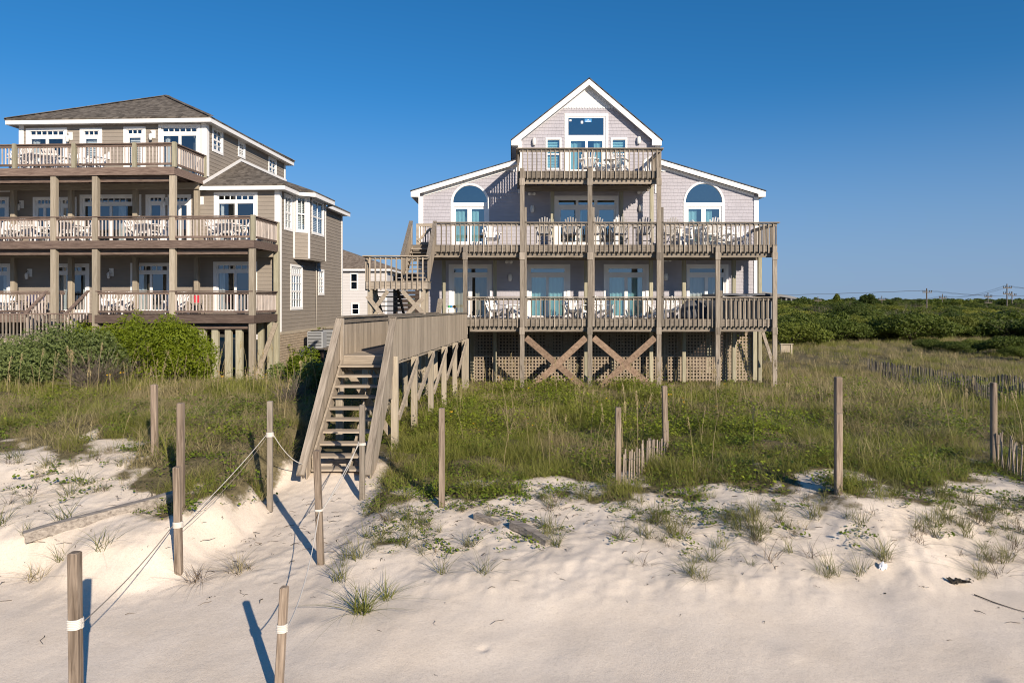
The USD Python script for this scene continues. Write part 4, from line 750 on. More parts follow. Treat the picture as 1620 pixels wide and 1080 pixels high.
# ---------------------------------------------------------------- posts in the sand, rope, beams of drift wood
POSTS = {}
def post(key, px, ptop, d, w, label, base=None, dx=0.0, dy=0.0, round_=False, sister=None, mat='post_wood'):
    x, zt = at(px, ptop, d); zb_ = float(height(x, d)) - .25 if base is None else base
    t = thing('wooden_post', label, 'post', (x, d, zb_+.25), 0)
    if round_: g = tube([(x+dx, d+dy, zb_), (x, d, zt-.02), (x, d, zt)], [w/2*1.04, w/2, w/2*.88], 12)
    else:
        v, f = cbox(x-w/2, x+w/2, d-w/2, d+w/2, zb_, zt, .01); v = v.copy(); k = (zt-v[:, 2:3])/(zt-zb_); v[:, 0:1] += dx*k; v[:, 1:2] += dy*k; g = (v, f)
    part(t, 'shaft', g, mat, smooth=30)
    if sister: part(t, 'splint', cbox(x+sister[0]-w/2, x+sister[0]+w/2, d-w*1.4, d-w*.55, zb_, Z(sister[1], d), .01), mat)
    POSTS[key] = (x, d, zt, dx, dy, zb_, w); return t
post('p1', 118, 873, 6.6, .098, 'thick wooden post nearest the camera at the bottom left, with a white rope wrap', dx=.02)
post('p2', 450, 927, 6.8, .078, 'short leaning wooden post with a rope wrap at the bottom edge, right of the path', dx=-.075, dy=.0)
post('p3', 280, 738, 9.5, .092, 'wooden post with a white rope wrap at the foot of the left sand bank', dx=.03)
post('p4', 501, 712, 10.0, .092, 'leaning rope-wrapped post standing in the bare sand below the steps', dx=.07)
post('p5', 286, 637, 10.5, .098, 'tall grey post standing in grass right behind the post on the left sand bank')
post('p6', 244, 608, 12.5, .10, 'grey post in the dune grass farthest left, in front of the bushes', dx=.01)
post('p7', 427, 634, 12.0, .088, 'rope-wrapped post at the top of the sand bank left of the steps', mat='grey_wood_z')
post('p8', 573, 640, 12.6, .095, 'dark post with a rope end tied to it at the right foot of the steps', mat='grey_wood_z')
post('p9', 699, 645, 11.8, .10, 'bare post at the edge of the dune grass, first to the right of the steps')
post('p10', 978, 644, 12.8, .10, 'post at the near end of the short picket sand fence')
post('p11', 1051, 610, 15.2, .11, 'post at the far end of the short picket sand fence', dx=.03)
post('p12', 1326, 596, 11.4, .105, 'tall doubled post at the grass edge on the right, with a splint board', sister=(-.042, 652))
post('p13', 1572, 605, 12.9, .115, 'round post beside the picket fence at the right edge', round_=True)
def on(key, z):
    x, d, zt, dx, dy, zb_, w = POSTS[key]; k = (zt-z)/(zt-zb_); return np.array([x+dx*k, d+dy*k, z]), w
def sag(a, b, s, n=18):
    t = np.linspace(0, 1, n)[:, None]; return a + (b-a)*t - np.c_[0*t, 0*t, 4*s*t*(1-t)]
def wrap(rp, key, py, turns):
    d = POSTS[key][1]; p, w = on(key, Z(py, d)); r = w*.5*1.30; rings = []
    for k in range(turns):
        a = np.linspace(0, 2*np.pi, 15); zz = p[2] + (k-turns/2)*.016; rr = np.minimum(r*1.06, .5*w*1.18/np.maximum(np.abs(np.cos(a)), np.abs(np.sin(a))))
        rings.append(tube(np.c_[p[0]+rr*np.cos(a), p[1]+rr*np.sin(a), zz+.012*a/6.28], .010, 5))
    part(rp, 'rope_wrap', rings, 'rope_fibre', smooth=True); return p + np.array([w*.65, 0, 0]), p - np.array([w*.65, 0, 0])
rp = thing('rope', 'sagging rope strung from the bottom left post up the sand bank to the steps', 'rope', (POSTS['p1'][0], 6.6, 0))
r1, _ = wrap(rp, 'p1', 985, 6); r3, l3 = wrap(rp, 'p3', 829, 5); r7, l7 = wrap(rp, 'p7', 687, 5)
part(rp, 'rope_span', tube(sag(r1, l3, .06), .0065, 5), 'rope_dark', smooth=True); part(rp, 'rope_span', tube(sag(r3, l7, .05), .0055, 5), 'rope_fibre', smooth=True)
part(rp, 'rope_span', tube(sag(r3 + [0, .01, -.05], l7 + [0, .01, -.05], .10), .0035, 5), 'rope_dark', smooth=True); part(rp, 'rope_span', tube(sag(r7, np.array([-4.02, 13.1, .35]), .10), .0085, 5), 'rope_fibre', smooth=True)
rq = thing('rope', 'slack rope from the bottom edge post past the leaning post to the steps', 'rope', (POSTS['p2'][0], 6.8, 0))
q2, _ = wrap(rq, 'p2', 992, 5); q4, m4 = wrap(rq, 'p4', 806, 2); q8, m8 = wrap(rq, 'p8', 702, 3)
part(rq, 'rope_span', tube(sag(q2, q4 - [.05, 0, 0], .22), .007, 5), 'rope_fibre', smooth=True); part(rq, 'rope_span', tube(sag(q4, m8, .02), .0085, 5), 'rope_fibre', smooth=True); part(rq, 'rope_span', tube(sag(q4 + [0, 0, .04], m8 + [.0, 0, .05], .13), .006, 5), 'rope_fibre', smooth=True)
def log(name, a, b, w, h, mat, label, rise=.03, sink=.4, ends=True):
    pa, pb = [np.array([X(p[0], p[2]), p[2], 0.0]) for p in (a, b)]
    for p, pp in ((pa, a), (pb, b)): p[2] = float(height(p[0], p[1])) + (pp[3] if len(pp) > 3 else h*.3)
    if name == 'timber_beam':
        tt = np.linspace(0.1, 1, 12); L_ = pa + (pb-pa)*tt[:, None]; pa[2] += .0; up_ = float(np.max(height(L_[:, 0], L_[:, 1]) - L_[:, 2])); pa[2] += max(0, up_+.03)*.6; pb[2] += max(0, up_+.03)
    v, f = beam(pa, pb, w, h); m = trimesh.Trimesh(v, f).subdivide().subdivide().subdivide(); v = np.array(m.vertices); v += (meshkit.noise(v*np.array([3, 3, 3]) + 5, 3)[:, None]-.5)*.03 + (meshkit.noise(v*14, 8)[:, None]-.5)*.022
    solo(name, (v, m.faces), mat, label, 'beam')
log('timber_beam', (40, 0, 9.75, .12), (275, 0, 10.9, .06), .15, .15, 'drift_wood', 'long weathered grey beam lying across the left sand bank')
log('drift_log', (752, 0, 11.2, .05), (790, 0, 10.95, .0), .10, .10, 'drift_wood', 'short piece of drift wood in the sand, the farther of two')
log('drift_log', (812, 0, 10.75, .08), (868, 0, 10.15, .03), .13, .11, 'drift_wood', 'jagged brown length of drift wood in the sand, the nearer of two')
# ---------------------------------------------------------------- picket sand fences
def fence(label, pts, slat_h, gap, w=.038, lean=.05, wires=(.25, .75), mat='slat_wood', lift=0.0):
    pts = np.array(pts, float); seg = np.linalg.norm(np.diff(pts, axis=0), axis=1); cum = np.r_[0, np.cumsum(seg)]
    t = thing('sand_fence', label, 'fence', (*pts[0], float(height(*pts[0], False)))); W_ = [[] for _ in wires]
    for s in np.arange(.05, cum[-1], gap):
        x, y = np.interp(s, cum, pts[:, 0]), np.interp(s, cum, pts[:, 1]); z = float(height(x, y, False)) + lift; hh = slat_h*RNG.uniform(.9, 1.08)
        k = min(int(np.searchsorted(cum, s))-1, len(seg)-1); t2 = (pts[k+1]-pts[k])/seg[k]; l = RNG.normal(0, lean, 2)
        p0, p1 = np.array([x, y, z-.1]), np.array([x+l[0]*hh, y+l[1]*hh, z+hh]); part(t, 'slat', beam(p0, p1, w, .012, (t2[1], -t2[0], 0.001)) if False else beam(p0, p1, .012, w, (t2[0], t2[1], .001)), mat)
        for q_, W__ in zip(wires, W_): W__.append(p0 + (p1-p0)*q_ + np.array([0, -.012, 0]))
    for W__ in W_:
        if len(W__) > 2: part(t, 'wire', tube(W__, .004, 4), 'wire')
    return t
fence('short leaning picket sand fence between two posts in the middle of the dune', [(X(984, 12.75), 12.75), (X(1022, 13.6), 13.6), (X(1058, 15.3), 15.3)], .60, .115, lean=.03)
fence('picket sand fence running off the right edge behind the round post', [(X(1577, 12.95), 12.95), (X(1625, 11.9), 11.9)], .62, .10)
fence('long grey picket sand fence crossing the grass far right, the nearer of two rows', [(X(1392, 31), 31), (X(1455, 28), 28), (X(1518, 25.5), 25.5), (X(1569, 21.8), 21.8), (X(1660, 20.5), 20.5)], .52, .095, .048, .03, mat='old_slat_wood')
fence('long grey picket sand fence crossing the grass far right, the farther of two rows', [(X(1372, 35.5), 35.5), (X(1385, 34.5), 34.5), (X(1460, 31), 31), (X(1540, 27), 27), (X(1650, 23.5), 23.5)], .62, .10, .05, .03, mat='old_slat_wood')
wb = thing('wooden_box', 'small boxed wooden stand in the far grass just right of the lilac-grey house', 'box', (X(1244, 44), 44, 0.1)); x, y = X(1244, 44), 44
part(wb, 'panel', bx(x-.28, x+.28, y, y+.04, .1, Z(545, 44)), 'tan_wood_z')
for k in (-.32, .32): part(wb, 'post', cbox(x+k-.06, x+k+.06, y-.05, y+.07, -.1, Z(544.5, 44)), 'pale_wood_z')
part(wb, 'cap_board', bx(x-.42, x+.42, y-.1, y+.12, Z(544.5, 44)+.002, Z(544.5, 44)+.05), 'pale_wood_x')

# ---------------------------------------------------------------- deck furniture
def adirondack(name, label, category, mat, loc, rz, lift=0.0, group=None):
    t = thing(name, label, category, loc, rz, group, world=False); L = lift
    for k in range(5):
        a = k/4; y = -.34 + .44*a; part(t, 'seat_slat', bx(-.26, .26, y-.045, y+.045, L+.37-.10*a, L+.39-.10*a), mat)
    for k in range(7):
        a = (k-3)/3; top = .98 - .20*a*a; x0, x1 = a*.20, a*.33
        part(t, 'back_slat', beam((x0, .10, L+.27), (x1, .10+.36*(top-.27)/.7, L+top), .056, .018, (0, -1, .4)), mat)
    part(t, 'back_rail', bx(-.34, .34, .27, .30, L+.60, L+.66), mat)
    for s in (-1, 1):
        part(t, 'arm', bx(s*.36-.065, s*.36+.065, -.42, .32, L+.575, L+.60), mat); part(t, 'leg', bx(s*.31-.02, s*.31+.02, -.38, -.28, 0, L+.573), mat)
        part(t, 'leg', beam((s*.30, .42 if not L else .36, 0 if L else .02), (s*.30, -.30 if not L else .20, L+.33 if not L else L+.5), .035, .09), mat)
        if L: part(t, 'leg_rail', bx(s*.29-.015, s*.29+.015, -.30, .32, .30, .37), mat)
    if L: part(t, 'foot_rest', bx(-.30, .30, -.42, -.33, .26, .29), mat); part(t, 'seat_rail', bx(-.30, .30, -.36, -.33, L+.26, L+.34), mat)
    return t
def table(name, label, category, mat, loc, r, h, group=None):
    t = thing(name, label, category, loc, 0, group, world=False)
    part(t, 'table_top', lathe([(0, h-.03), (r, h-.03), (r, h), (0, h)], 18), mat)
    for k in range(4):
        a = math.pi/4 + k*math.pi/2; part(t, 'leg', beam((r*.75*math.cos(a), r*.75*math.sin(a), 0), (r*.6*math.cos(a), r*.6*math.sin(a), h-.03), .07, .07, (0, 1, .01)), mat)
    part(t, 'shelf', lathe([(0, h*.4), (r*.6, h*.4), (r*.6, h*.4+.02), (0, h*.4+.02)], 12), mat); return t
MASTER = {}
def seat(kind, px, d, z, rz, label, group, mat='white_plastic', world_xy=None):
    x, y = (X(px, d), d) if world_xy is None else world_xy; key = (kind, mat)
    if key not in MASTER:
        MASTER[key] = adirondack({'low': 'adirondack_chair', 'high': 'bar_chair', 'dining': 'dining_chair'}[kind], label, 'chair', mat, (x, y, z), rz, {'low': 0, 'high': .24, 'dining': .10}[kind], group); return MASTER[key]
    return dup(MASTER[key], (x, y, z), rz, None, label, 'chair', group)
def row(kind, items, z, fmt, group, mat='white_plastic'):
    items = sorted(items, key=lambda q_: q_[0]/1.0)
    for k, (px, d, rz) in enumerate(items): seat(kind, px, d, z, rz, fmt.format(ORD[k]), group, mat)
G1 = 'chairs on the decks of the lilac-grey house'
row('low', [(782, 29.8, 20), (818, 30.0, -60), (905, 29.8, 15), (927, 30.2, -70), (952, 29.7, 30), (1038, 30.0, 60), (1063, 29.8, -15)], ZL, 'low white slatted chair on the lowest deck of the lilac-grey house, {} from the left', G1)
row('low', [(777, 29.7, 10), (1152, 30.4, 70), (1170, 29.7, -20)], ZM, 'low white slatted chair on the middle deck of the lilac-grey house, {} from the left', G1)
row('high', [(861, 29.4, 180), (904, 29.4, 170), (942, 29.4, 185), (981, 29.4, 180), (1019, 29.4, 175), (1059, 29.5, 188)], ZM, 'tall grey-white bar chair seen from behind at the middle deck rail, {} in the row', G1, 'grey_plastic')
row('high', [(1081, 29.9, -70), (1104, 30.5, -30), (1127, 29.5, 180), (1141, 30.2, 80)], ZM, 'tall white chair around the bar table on the middle deck, {} from the left', G1)
table('bar_table', 'high white round table before the right arched door on the middle deck', 'table', 'white_plastic', (X(1115, 30.1), 30.1, ZM), .5, 1.0)
row('dining', [(932, 29.7, 175), (962, 30.2, -50), (978, 29.6, 150)], ZT, 'white chair on the top deck of the lilac-grey house, {} from the left', G1)
table('bar_table', 'small white round table on the top deck between two white chairs', 'table', 'white_plastic', (X(966, 29.6), 29.6, ZT), .32, .7)
table('side_table', 'low white table between the two left chairs of the lowest deck', 'table', 'white_plastic', (X(800, 29.9), 29.9, ZL), .28, .45)
dsh = thing('round_disc', 'round white dish leaning at the right end of the top deck', 'dish', (X(1030, 30.6), 30.6, ZT)); part(dsh, 'dish', lathe([(0, -.03), (.3, 0), (.42, .08), (.40, .09), (0, .0)], 18), 'white_plastic', F=lambda v: np.c_[v[:, 0]+X(1030, 30.6), v[:, 2]*-1+30.6, v[:, 1]+ZT+.62], smooth=True); part(dsh, 'stand', cyl((X(1030, 30.6), 30.62, ZT), (X(1030, 30.6), 30.62, ZT+.6), .03), 'grey_metal')
# hot tub with a grey cover behind its own close-set screen, covered grill, white cube with toys
hx0, hx1 = X(1128, 29.2), X(1219, 29.2); ht = thing('hot_tub', 'square hot tub under a folded dark grey cover at the lowest deck\'s right end', 'hot tub', ((hx0+hx1)/2, 29.7, ZL))
part(ht, 'tub', cbox(hx0+.05, hx1-.05, 28.85, 30.8, ZL, ZL+.93, .05), 'grey_metal')
def cover(a, b):
    m = trimesh.Trimesh(*bx(a, b, 28.66, 30.9, 0, .09)).subdivide().subdivide().subdivide(); v = np.array(m.vertices); u = (v[:, 0]-a)/(b-a); v[:, 2] += ZL+.94 + .06*np.sin(u*math.pi) ; return v, m.faces
part(ht, 'cover', cover(hx0-.02, (hx0+hx1)/2-.01), 'dark_vinyl', smooth=40); part(ht, 'cover', cover((hx0+hx1)/2+.01, hx1+.02), 'dark_vinyl', smooth=40)
sc_ = thing('slat_screen', 'close-set vertical slat screen on the deck rail in front of the hot tub', 'screen', (X(1180, FD+.2), FD+.2, ZL))
for x in np.arange(X(1137, FD), X(1218, FD), .105): part(sc_, 'slat', bx(x, x+.082, FD+.14, FD+.16, ZL+.03, ZL+.80), 'grey_wood_z')
part(sc_, 'rail', bx(X(1137, FD), X(1218, FD), FD+.165, FD+.20, ZL+.6, ZL+.68), 'grey_wood_x')
gx_ = X(1098, 29.6); gr_ = thing('covered_grill', 'low rounded dark grey covered grill beside the hot tub', 'grill', (gx_, 29.6, ZL)); m = trimesh.creation.icosphere(3, 1.0); v = np.array(m.vertices); v[:, 2] = np.clip(v[:, 2], -.2, 1); v = v*[.62, .42, .72] + [gx_, 29.6, ZL+.16]; v += (meshkit.noise(v*6, 2)[:, None]-.5)*.05
part(gr_, 'cover', (v, m.faces), 'dark_vinyl', smooth=True); part(gr_, 'leg', [cyl((gx_+s*.3, 29.6, ZL), (gx_+s*.3, 29.6, ZL+.2), .03) for s in (-1, 1)], 'black_metal')
cx0, cx1 = X(709, 29.3), X(722, 29.3); cb = thing('white_cube', 'open white cube shelf with toys on top beside the boardwalk end', 'shelf', ((cx0+cx1)/2, 29.3, ZL)); zz = ZL+.42
part(cb, 'side', [bx(cx0-.05, cx0, 29.1, 29.5, ZL, zz), bx(cx1, cx1+.05, 29.1, 29.5, ZL, zz)], 'white_plastic'); part(cb, 'top', bx(cx0-.05, cx1+.05, 29.1, 29.5, zz+.002, zz+.05), 'white_plastic'); part(cb, 'base', bx(cx0+.001, cx1-.001, 29.1, 29.5, ZL+.02, ZL+.06), 'white_plastic')
for k, (mt, dx) in enumerate((('green_plastic', .05), ('blue_plastic', .14), ('orange_plastic', .27))):
    solo('toy', lathe([(0, 0), (.05, 0), (.065+.01*k, .07), (.03, .10), (0, .11)], 10, (cx0+dx, 29.25, zz+.05)), mt, f'small {["green","blue","orange"][k]} toy on top of the white cube shelf', 'toy', smooth=True)
# the left house
def lw(px, v, u=None):
    u = LU(px, v) if u is None else u; return (LO[0]+u*lc+v*ls, LO[1]-u*ls+v*lc)
G2 = 'white chairs on the decks of the taupe house'
for kind, zf, fmt, items in (('dining', KT, 'white dining chair on the top deck of the taupe house, {} from the left', [(34, -1.2, 80), (52, -1.8, 170), (68, -1.0, 10), (84, -1.7, 185), (102, -1.2, -80)]),
                             ('dining', KM, 'white dining chair on the middle deck of the taupe house, {} from the left', [(50, -1.6, 170), (73, -1.3, -60), (96, -1.4, 100), (114, -1.9, 180), (133, -1.3, -70), (216, -1.3, 70), (232, -1.8, 175), (252, -1.5, -70), (345, -1.4, 70), (362, -1.8, 175), (380, -1.3, -60)])):
    for k, (px, v, rz) in enumerate(items): seat(kind, 0, 0, zf+.0, rz-3, fmt.format(ORD[k]), G2, world_xy=lw(px, v))
for k, (px, v, rz) in enumerate([(133, -1.3, 40), (155, -1.6, -30)]): seat('low', 0, 0, KT, rz, f'low white slatted chair on the taupe house top deck, the {["left","right"][k]} of two', G2, world_xy=lw(px, v))
for k, (px, v, rz) in enumerate([(4, -1.5, 20), (12, -1.0, -20)]): seat('low', 0, 0, KM, rz, f'low white slatted chair at the left edge of the taupe house middle deck, {["left","right"][k]} one', G2, world_xy=lw(px, v))
for k, (px, v, rz) in enumerate([(6, -1.2, 20), (172, -1.3, 30), (192, -1.4, -10), (279, -1.3, -15)]): seat('low', 0, 0, KL, rz, f'low white slatted chair on the lowest deck of the taupe house, {ORD[k]} from the left', G2, world_xy=lw(px, v))
seat('low', 0, 0, KL, 15, 'dark blue slatted chair on the lowest deck of the taupe house', None, 'navy_plastic', world_xy=lw(52, -1.2))
for n, px, v, zf, lab in (('dining_table', 68, -1.4, KT, 'round white table on the top deck of the taupe house'), ('dining_table', 105, -1.5, KM, 'round white table left of the second tall post on the middle deck'), ('dining_table', 234, -1.4, KM, 'round white table left of the third tall post on the middle deck'), ('dining_table', 362, -1.4, KM, 'round white table at the right corner of the middle deck')):
    table(n, lab, 'table', 'white_plastic', (*lw(px, v), zf), .55, .80)
table('side_table', 'low white table between chairs on the lowest deck of the taupe house', 'table', 'white_plastic', (*lw(26, -1.2), KL), .35, .5)
p_ = lw(312, -1.4); rt = thing('folding_chair', 'dark folding chair with a red cloth on the lowest deck of the taupe house', 'chair', (*p_, KL)); x, y = p_
part(rt, 'frame', [tube([(x+s*.22, y-.2, KL), (x+s*.2, y+.2, KL+.9)], .015, 6) for s in (-1, 1)] + [tube([(x+s*.22, y+.25, KL), (x+s*.2, y-.2, KL+.5)], .015, 6) for s in (-1, 1)], 'black_metal'); part(rt, 'seat', bx(x-.2, x+.2, y-.2, y+.1, KL+.45, KL+.47), 'black_metal'); part(rt, 'cloth', bx(x-.16, x+.1, y+.05, y+.09, KL+.5, KL+.82), 'red_plastic')
# air conditioners on their stand beside the taupe house
ast = thing('equipment_stand', 'dark slatted stand carrying air conditioners at the side of the taupe house', 'stand', (-9.6, 33.6, .1))
part(ast, 'platform', bx(-10.25, -9.1, 33.0, 36.2, 1.05, 1.15), 'grey_wood_x')
for x in (-10.15, -9.2):
    for y in (33.1, 34.6, 36.0): part(ast, 'leg', bx(x-.06, x+.06, y-.06, y+.06, -.1, 1.05), 'dark_wood')
for k, (x, y) in enumerate(((-9.95, 33.15), (-9.85, 34.75))):
    t = thing('air_conditioner', f'grey outdoor air conditioner beside the taupe house, {["nearer","farther"][k]} of two', 'air conditioner', (x+.35, y+.4, 1.15))
    part(t, 'cabinet', cbox(x, x+.75, y, y+.75, 1.16, 1.95, .02), 'grey_metal'); part(t, 'fan_guard', lathe([(0, 0), (.3, 0), (.3, .03), (0, .05)], 16, (x+.37, y+.37, 1.95)), 'black_metal')
    for z in np.arange(1.24, 1.9, .07): part(t, 'louvre', bx(x+.05, x+.70, y-.012, y-.002, z, z+.03), 'black_metal')
bn = thing('wheeled_bin', 'dark bin standing below the air conditioners', 'bin', (-9.7, 32.4, .1)); part(bn, 'body', (lambda v, f: (np.where(v[:, 2:3] < .5, (v-[-9.7, 32.4, 0])*[.8, .8, 1]+[-9.7, 32.4, 0], v), f))(*bx(-9.98, -9.42, 32.1, 32.7, .1, 1.05)), 'dark_vinyl'); part(bn, 'lid', bx(-10.0, -9.4, 32.06, 32.74, 1.055, 1.1), 'dark_vinyl')

# ---------------------------------------------------------------- the white house behind
wh = thing('white_house', 'white two-storey house with a brown hip roof, between the two beach houses', 'house', (-17.5, 60, .1))
wd = 60.0; a0, a1 = -24.0, X(612, wd); ez = Z(426, wd); Fw = lambda v: v + np.array([0, wd, 0])
WW = [window(wh, Fw, (X(p-6.5, wd), X(p+6.5, wd), Z(s1+1, wd), Z(s0-1, wd)), [(X(p-4.5, wd), X(p+4.5, wd), Z((s0+s1)/2-.6, wd), Z(s0+1, wd)), (X(p-4.5, wd), X(p+4.5, wd), Z(s1-1, wd), Z((s0+s1)/2+.6, wd))], 'clear_glass', .10, sill=True) for p, s0, s1 in ((560, 433, 458), (562, 480, 497), (520, 433, 458))]
wp = rect(a0, a1, 0, ez); part(wh, 'wall', prism(wp.difference(unary_union(WW).buffer(-.05)), 0, .12), 'white_siding', F=Fw); clad(wh, Fw, wp, unary_union(WW).buffer(-.01), .25, 'white_siding', 'board', RNG)
part(wh, 'wall', bx(a1-.12, a1, wd+.12, wd+12, 0, ez), 'white_siding'); part(wh, 'wall', bx(a0, a1-.13, wd+11.9, wd+12, 0, ez), 'white_siding'); part(wh, 'corner_board', bx(a1-.15, a1+.03, wd-.05, wd-.022, 0, ez-.1), 'white_paint')
e0, e1, f0, f1 = a0-.4, a1+.4, wd-.4, wd+12.4; hr2 = (f1-f0)/2; zz = ez+.1+hr2*.36; ym = (f0+f1)/2
rw = part(wh, 'roof', [plane([(e0, f0, ez+.1), (e1, f0, ez+.1), (e1-hr2, ym, zz), (e0+hr2, ym, zz)]), plane([(e1, f0, ez+.1), (e1, f1, ez+.1), (e1-hr2, ym, zz)]), plane([(e1, f1, ez+.1), (e0, f1, ez+.1), (e0+hr2, ym, zz), (e1-hr2, ym, zz)]), plane([(e0, f1, ez+.1), (e0, f0, ez+.1), (e0+hr2, ym, zz)])], 'roof_tan')
part(rw, 'fascia', [bx(e0+.02, e1-.02, f0+.02, f0+.05, ez-.15, ez+.03), bx(e1-.05, e1-.02, f0+.05, f1-.02, ez-.15, ez+.03)], 'white_paint'); part(rw, 'soffit', bx(e0+.06, e1-.06, f0+.06, f1-.06, ez-.12, ez-.10), 'soffit_paint')
car = thing('parked_car', 'blue car half hidden below the boardwalk end beside the lattice', 'car', (-1.9, 44, .1)); cy = 44.0
body = Polygon([(-4.3, .35), (-4.25, .85), (-3.4, .98), (-2.8, 1.45), (-1.0, 1.47), (-.3, .98), (.3, .88), (.35, .35)])
part(car, 'body', prism(body, 0, 1.7), 'blue_plastic', F=lambda v: v + [.2, cy, 0]); part(car, 'window', prism(Polygon([(-3.2, 1.0), (-2.75, 1.38), (-1.05, 1.40), (-.55, 1.0)]), -.012, -.002), 'black_metal', F=lambda v: v + [.2, cy, 0])
for x in (-3.4, -.5):
    wl_ = part(car, 'wheel', cyl((x+.2, cy-.03, .42), (x+.2, cy+.2, .42), .33, n=16), 'black_metal'); part(wl_, 'rim', cyl((x+.2, cy-.05, .42), (x+.2, cy-.031, .42), .19, n=12), 'grey_metal')

# ---------------------------------------------------------------- plants
def scatter(name, protos, pts, scale, rz, which, label, category=None, tilt=None):
    path = uniq('/World/' + name); pi = UsdGeom.PointInstancer.Define(stage, path); rel = pi.CreatePrototypesRel()
    for k, (pn, geo, mat, smooth) in enumerate(protos):
        p = f'{path}/{pn}' if k == 0 else f'{path}/{pn}_{k:03d}'; usdkit.mesh(stage, p, cat(geo), MAT[mat], smooth); rel.AddTarget(p)
    pi.CreatePositionsAttr(Vt.Vec3fArray.FromNumpy(np.asarray(pts, np.float32))); s = np.asarray(scale, float); s = np.repeat(s[:, None], 3, 1) if s.ndim == 1 else s
    pi.CreateScalesAttr(Vt.Vec3fArray.FromNumpy(s.astype(np.float32))); pi.CreateProtoIndicesAttr(Vt.IntArray.FromNumpy(np.asarray(which, np.int32)))
    pi.CreateOrientationsAttr(Vt.QuathArray([Gf.Quath(float(math.cos(a/2)), 0, 0, float(math.sin(a/2))) for a in rz]))
    tag(path, label, category, None, 'stuff'); return path
def blades(n, r0, hmin, hmax, w, lean, rng, seg=4, droop=.6):
    """n curved tapering blades growing out of a patch of radius r0."""
    V, F, m = [], [], 0
    for _ in range(n):
        a, r = rng.uniform(0, 6.283), r0*math.sqrt(rng.uniform()); L = rng.uniform(hmin, hmax); d = rng.uniform(0, 6.283); ln = abs(rng.normal(0, lean)); c, s = math.cos(d), math.sin(d)
        t = np.linspace(0, 1, seg+1); out = L*(ln*t + droop*ln*t**2.2 + .12*t*t); z = L*(t - .42*min(ln*droop*1.6, 1.1)*t**2.4); ww = w*rng.uniform(.6, 1.2)*(1-t**1.6)*.5 + .0004
        x, y = r*math.cos(a) + c*out, r*math.sin(a) + s*out; ta = rng.uniform(0, 6.283) if rng.uniform() < .5 else d+1.57; px, py = math.cos(ta)*ww, math.sin(ta)*ww
        v = np.empty((2*(seg+1), 3)); v[0::2] = np.c_[x-px, y-py, z-.03]; v[1::2] = np.c_[x+px, y+py, z-.03]; k = 2*np.arange(seg); V.append(v); F.append(np.vstack([np.c_[k, k+1, k+3], np.c_[k, k+3, k+2]])+m); m += len(v)
    return np.vstack(V), np.vstack(F)
def leafset(n, rng, spread, size, zlo=.02, zhi=.14, round_=True):
    V, F, m = [], [], 0; q_ = 6 if round_ else 4
    for _ in range(n):
        c = np.array([rng.normal(0, spread), rng.normal(0, spread), rng.uniform(zlo, zhi)]); nrm = np.array([rng.normal(0, .45), rng.normal(-.25, .45), 1.0]); nrm /= np.linalg.norm(nrm); a = np.cross(nrm, [0.3, 1, 0]); a /= np.linalg.norm(a); b = np.cross(nrm, a); s = size*rng.uniform(.6, 1.25); ang = np.arange(q_)*2*np.pi/q_
        v = c + s*(np.cos(ang)[:, None]*a + np.sin(ang)[:, None]*b*.85); V.append(v); F.append(np.array([[0, k, k+1] for k in range(1, q_-1)])+m); m += q_
    return np.vstack(V), np.vstack(F)
rg = np.random.default_rng(5)
gp = [('grass_clump', blades(40, .19, .14, .46, .0075, .55, rg), 'grass_blade', True) for _ in range(4)] + [('grass_clump', blades(36, .19, .14, .42, .0065, .65, rg), 'dry_blade', True) for _ in range(2)]
gf = [('grass_clump', blades(34, .30, .2, .52, .016, .5, rg, 3), 'grass_blade', True) for _ in range(3)] + [('grass_clump', blades(34, .30, .2, .5, .014, .55, rg, 3), 'dry_blade', True) for _ in range(2)]
def runner(rng, n=22):
    t = np.linspace(0, 1, 9); p = np.c_[(t-.5)*.62, .07*np.sin(t*rng.uniform(4, 9)+rng.uniform(0, 6)), .012+.012*np.sin(t*11+rng.uniform(0, 6))]; lv = leafset(n, rng, .02, .026, .0, .02); v = lv[0].reshape(-1, 6, 3)
    for k in range(n): u = rng.uniform(0, 1); v[k] += [np.interp(u, t, p[:, 0]), np.interp(u, t, p[:, 1]) + rng.choice([-1, 1])*rng.uniform(.01, .07), rng.uniform(.02, .09)]
    return (v.reshape(-1, 3), lv[1]), tube(p, .0035, 4)
rr_ = [runner(rg) for _ in range(5)]; vp = [('vine_clump', leafset(30, rg, .16, .026, .02, .22), 'vine_leaf', False) for _ in range(3)] + [('vine_clump', q_[0], 'vine_leaf', False) for q_ in rr_]; vs = [('runner', q_[1], 'bark', True) for q_ in rr_]
def sample(n, x0, x1, y0, y1, dens, seed):
    r = np.random.default_rng(seed); x, y = r.uniform(x0, x1, n), r.uniform(y0, y1, n); keep = r.uniform(0, 1, n) < dens(x, y); x, y = x[keep], y[keep]
    cone = (np.abs(x) < .79*y + 2.6); x, y = x[cone], y[cone]; return np.c_[x, y, height(x, y)], r
def clear(x, y):
    """Nothing grows through the steps and the boardwalk's floor posts' line, nor under the houses."""
    return 1.0 - ((x > -4.1) & (x < -2.7) & (y > 12.8) & (y < 16))*1.0
def patch(x, y, s, sd): return meshkit.fbm(np.stack([x*s+sd, y*s, 0*x], -1), 3, sd)
gap_ = lambda x, y: np.clip((patch(x, y, 1.15, 57)-.36)*7, 0, 1)
D = lambda x, y: np.clip(veg(x, y)*1.15-.1, 0, 1)*clear(x, y)*np.where(y < 27, .12+.88*gap_(x, y), 1)
dry = lambda x, y, r: (patch(x, y, .5, 41) + .09*(x < -4) + .05*(x > 6) + r.normal(0, .12, len(x))) > .55
